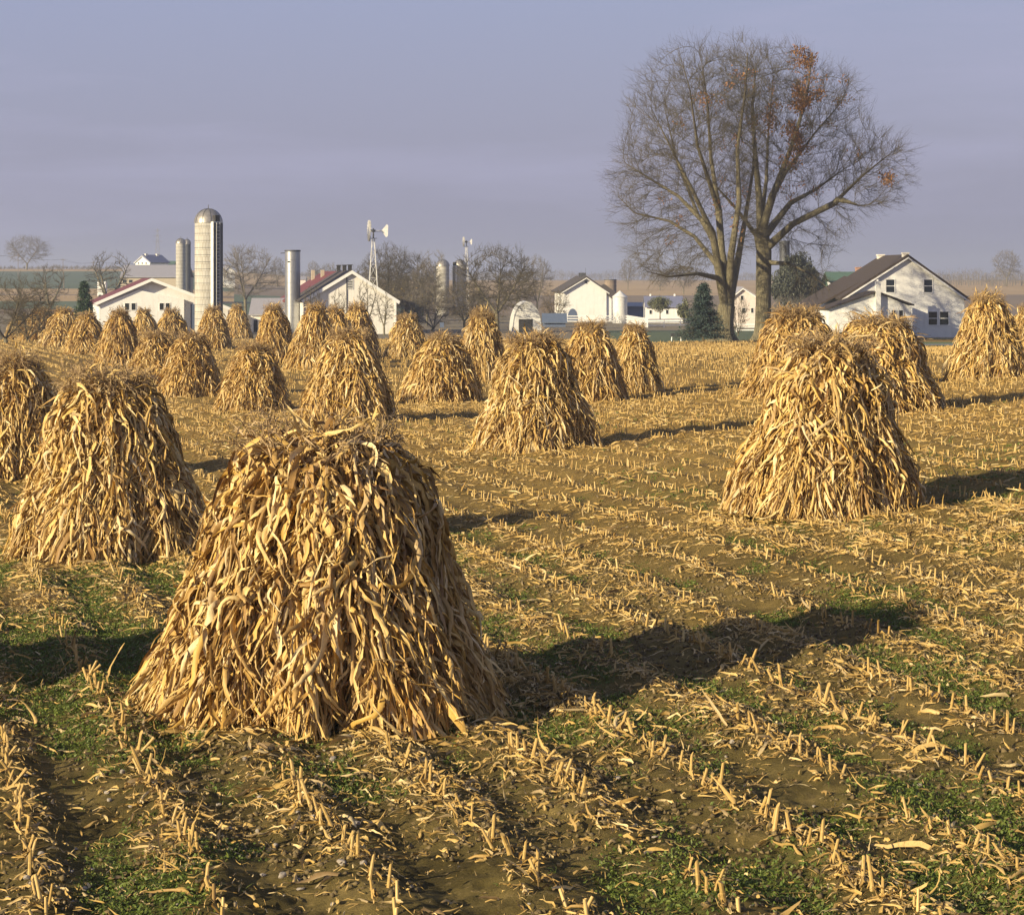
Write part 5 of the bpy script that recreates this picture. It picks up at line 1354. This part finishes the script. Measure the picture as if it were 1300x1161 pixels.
board_fence('board_fence', 'low white fence glimpsed between and beside the old trunks', [(935, 205), (1010, 205)], 1.0)
def pole(px, pt, d, label, w=.12, arm=True):
    x = wx(px, d); z = gz(x, d); h = wz(pt, d)-z
    t = thing('utility_pole', label, 'utility pole', (x, d*S, z), 0, 'utility poles')
    m = MB(); m.tube((0, 0, -.5), (0, 0, h), w, w*.7, 8); m.build('pole', MAT['wood'], t)
    if arm: m = MB(); m.box(-1.1, 1.1, -.07-w, .07-w, h-.7, h-.55); m.build('crossarm', MAT['wood'], t)
    return (x, d*S, z+h-.5)
p1 = pole(23, 322, 700, 'utility pole by the lone tree on the left crest'); p0 = pole(-60, 318, 660, 'utility pole beyond the left edge'); p2 = pole(80, 328, 760, 'thin utility pole on the crest left of the fir'); p3 = pole(118, 332, 800, 'utility pole before the crooked bare tree'); p4 = pole(330, 333, 900, 'far utility pole right of the round bare tree')
pw = MB()
for a, b_ in ((p0, p1), (p1, p2), (p2, p3), (p3, p4)):
    a = np.array(a); b_ = np.array(b_)
    for off in (-1.0, 1.0):
        n = 8; pr = None
        for k in range(n+1):
            t = k/n; q = a+(b_-a)*t+np.array([off, 0, .15-4*1.1*t*(1-t)])
            if pr is not None: pw.tube(pr, q, .035, .035, 3)
            pr = q
o = pw.build('power_lines', MAT['darkmetal']); tag(o, 'thin power lines hung between the poles on the left hill', 'power lines')
for px, pt, d, lab in ((81, 345, 430, 'slender post standing in the tan field left of the fir'), (58, 350, 430, 'grey post in the tan field at far left')):
    pole(px, pt, d, lab, .09, False)
# field fence line on the left hill
t = thing('field_fence', 'dark wire fence crossing the tan field at left', 'fence', (wx(10, 440), 440*S, 0)); o = np.array([wx(10, 440), 440*S, 0])
m = MB(); last = None
for px in np.arange(-10, 110, 5.5):
    x = wx(px, 440); z = gz(x, 440); m2 = MB(); m2.tube((x-o[0], 0, z-.2), (x-o[0], 0, z+1.2), .05, .05, 5); m2.build('post', MAT['wood'], t)
    if last:
        for zz in (.5, .9, 1.15): m.tube((last[0]-o[0], 0, last[1]+zz), (x-o[0], 0, z+zz), .02, .02, 3)
    last = (x, z)
m.build('wires', MAT['darkmetal'], t)
# transmission tower
b = Bld('transmission_tower', 'faint lattice transmission tower on the horizon left of the tall concrete silo', 'pylon', 200, 1250)
h = b.Z(290); s = 2.4; m = MB()
for (x, y) in ((-s, -s), (s, -s), (s, s), (-s, s)): m.tube((x, y, -1), (x*.12, y*.12, h), .12, .08, 4)
for k in range(9):
    z, z2 = h*k/9, h*(k+1)/9; q, q2 = s*(1-.88*k/9), s*(1-.88*(k+1)/9)
    for sg in (-1, 1): m.tube((-q, sg*q, z), (q2, sg*q2, z2), .07, .07, 3); m.tube((q, sg*q, z), (-q2, sg*q2, z2), .07, .07, 3)
b.part(m, 'mast', MAT['metal'])
m = MB()
for k, w_ in ((.72, 3.6), (.84, 3.0), (.95, 2.4)): m.tube((-w_, 0, h*k), (w_, 0, h*k), .1, .1, 4); m.tube((-w_, 0, h*k), (0, 0, h*k+1.2), .07, .07, 3); m.tube((w_, 0, h*k), (0, 0, h*k+1.2), .07, .07, 3)
b.part(m, 'crossarms', MAT['metal'])
# small feeder on the lawn
b = Bld('feed_trough', 'small pale trough on legs on the lawn near the field edge', 'trough', 858.5, 141)
m = MB(); m.extrude_x([(-.2, .35), (.2, .35), (.3, .62), (-.3, .62)], -.45, .45); b.part(m, 'basin', MAT['darkmetal'])
for sx in (-1, 1):
    for sy in (-1, 1):
        m = MB(); m.tube((sx*.35, sy*.12, .4), (sx*.4, sy*.22, -.1), .035, .03, 6); b.part(m, 'leg', MAT['trim'])
b = Bld('field_sign', 'small dark board on a post behind the wide centre shock', 'sign', 561, 190)
m = MB(); m.tube((0, 0, -.3), (0, 0, 1.3), .04, .04, 6); b.part(m, 'post', MAT['wood']); m = MB(); m.box(-.22, .22, -.07, -.045, .75, 1.3); b.part(m, 'board', MAT['bluewall'])

# ------------------------------------------------------------------ haze
m = MB(); m.box(-5200, 5200, -95, 4150*S, -9.5, 48)
hm = bpy.data.materials.new('haze'); hm.use_nodes = True; nt = hm.node_tree; nt.nodes.clear()
out = nt.nodes.new('ShaderNodeOutputMaterial'); pv = nt.nodes.new('ShaderNodeVolumePrincipled')
pv.inputs['Color'].default_value = (.72, .78, .96, 1); pv.inputs['Density'].default_value = .00032; pv.inputs['Anisotropy'].default_value = .2
nt.links.new(pv.outputs[0], out.inputs['Volume'])
hz = m.build('haze', hm); tag(hz, 'thin blue autumn haze over the farmland', 'haze', kind='stuff')

# ------------------------------------------------------------------ light, sky, camera
az = R_(SUN_AZ); el = R_(SUN_EL)
dirl = np.array([math.cos(az)*math.cos(el), math.sin(az)*math.cos(el), -math.sin(el)])   # travel direction of the light
from mathutils import Vector
sun = bpy.data.lights.new('sun', 'SUN'); sun.energy = 5.0; sun.angle = R_(.5); sun.color = (1, .85, .56)
so = bpy.data.objects.new('sun', sun); col.objects.link(so); so.rotation_euler = Vector(dirl).to_track_quat('-Z', 'Y').to_euler(); so.location = (-60, -60, 80)
w = bpy.data.worlds.new('World'); scene.world = w; w.use_nodes = True; nt = w.node_tree; nt.nodes.clear()
out = nt.nodes.new('ShaderNodeOutputWorld'); bg = nt.nodes.new('ShaderNodeBackground')
sky = nt.nodes.new('ShaderNodeTexSky'); sky.sky_type = 'NISHITA'; sky.sun_disc = False; sky.sun_elevation = el
# nishita: rotation 0 puts the sun at +Y, turning clockwise seen from above
sx_, sy_ = -dirl[0], -dirl[1]; sky.sun_rotation = math.atan2(sx_, sy_)
sky.air_density = 1.6; sky.dust_density = 2.5; sky.ozone_density = 2.0
tc = nt.nodes.new('ShaderNodeTexCoord')
sp = nt.nodes.new('ShaderNodeSeparateXYZ'); nt.links.new(tc.outputs['Generated'], sp.inputs[0])
mp = nt.nodes.new('ShaderNodeMapping'); mp.inputs['Scale'].default_value = (2.0, 2.0, 26.0); mp.inputs['Rotation'].default_value = (.03, .05, 0); nt.links.new(tc.outputs['Generated'], mp.inputs[0])
cn = N(nt, 'ShaderNodeTexNoise', Scale=1.3, Detail=4, Roughness=.45); nt.links.new(mp.outputs[0], cn.inputs['Vector'])
mp2 = nt.nodes.new('ShaderNodeMapping'); mp2.inputs['Scale'].default_value = (5.0, 5.0, 38.0); mp2.inputs['Location'].default_value = (3.1, .4, .7); nt.links.new(tc.outputs['Generated'], mp2.inputs[0])
cn2 = N(nt, 'ShaderNodeTexNoise', Scale=1.6, Detail=7, Roughness=.6, Distortion=.6); nt.links.new(mp2.outputs[0], cn2.inputs['Vector'])
cs = N(nt, 'ShaderNodeMath', operation='MULTIPLY'); cs.inputs[1].default_value = .45; nt.links.new(cn2.outputs[0], cs.inputs[0])
cm = N(nt, 'ShaderNodeMath', operation='ADD'); nt.links.new(cn.outputs[0], cm.inputs[0]); nt.links.new(cs.outputs[0], cm.inputs[1])
cl = ramp(nt, [(.66, (0, 0, 0)), (.88, (.5, .5, .5))], cm.outputs[0])
veil = ramp(nt, [(0, (1.95, 1.97, 2.82)), (.06, (1.92, 2.02, 3.10)), (.16, (1.88, 2.18, 3.76)), (.36, (1.2, 1.45, 2.6)), (1, (.5, .7, 1.5))], sp.outputs[2])
c = mixc(nt, .86, sky.outputs[0], veil.outputs[0])
c = mixc(nt, cl.outputs[0], c, (2.65, 2.65, 3.75))
nt.links.new(c, bg.inputs[0]); bg.inputs[1].default_value = .10; nt.links.new(bg.outputs[0], out.inputs[0])
cam = bpy.data.cameras.new('camera'); co = bpy.data.objects.new('camera', cam); col.objects.link(co); scene.camera = co
co.location = (0, 0, EYE); co.rotation_euler = (pi/2, 0, 0)
cam.sensor_fit = 'HORIZONTAL'; cam.sensor_width = 36; cam.lens = F*S/1300*36; cam.shift_y = -(580.5-HY)/1300
cam.clip_start = .1; cam.clip_end = 9000
scene.view_settings.view_transform = 'Standard'; scene.view_settings.look = 'None'; scene.view_settings.gamma = 1; scene.view_settings.exposure = .74
scene.cycles.volume_step_rate = 5; scene.cycles.max_bounces = 6; scene.cycles.transparent_max_bounces = 8; scene.cycles.volume_bounces = 0
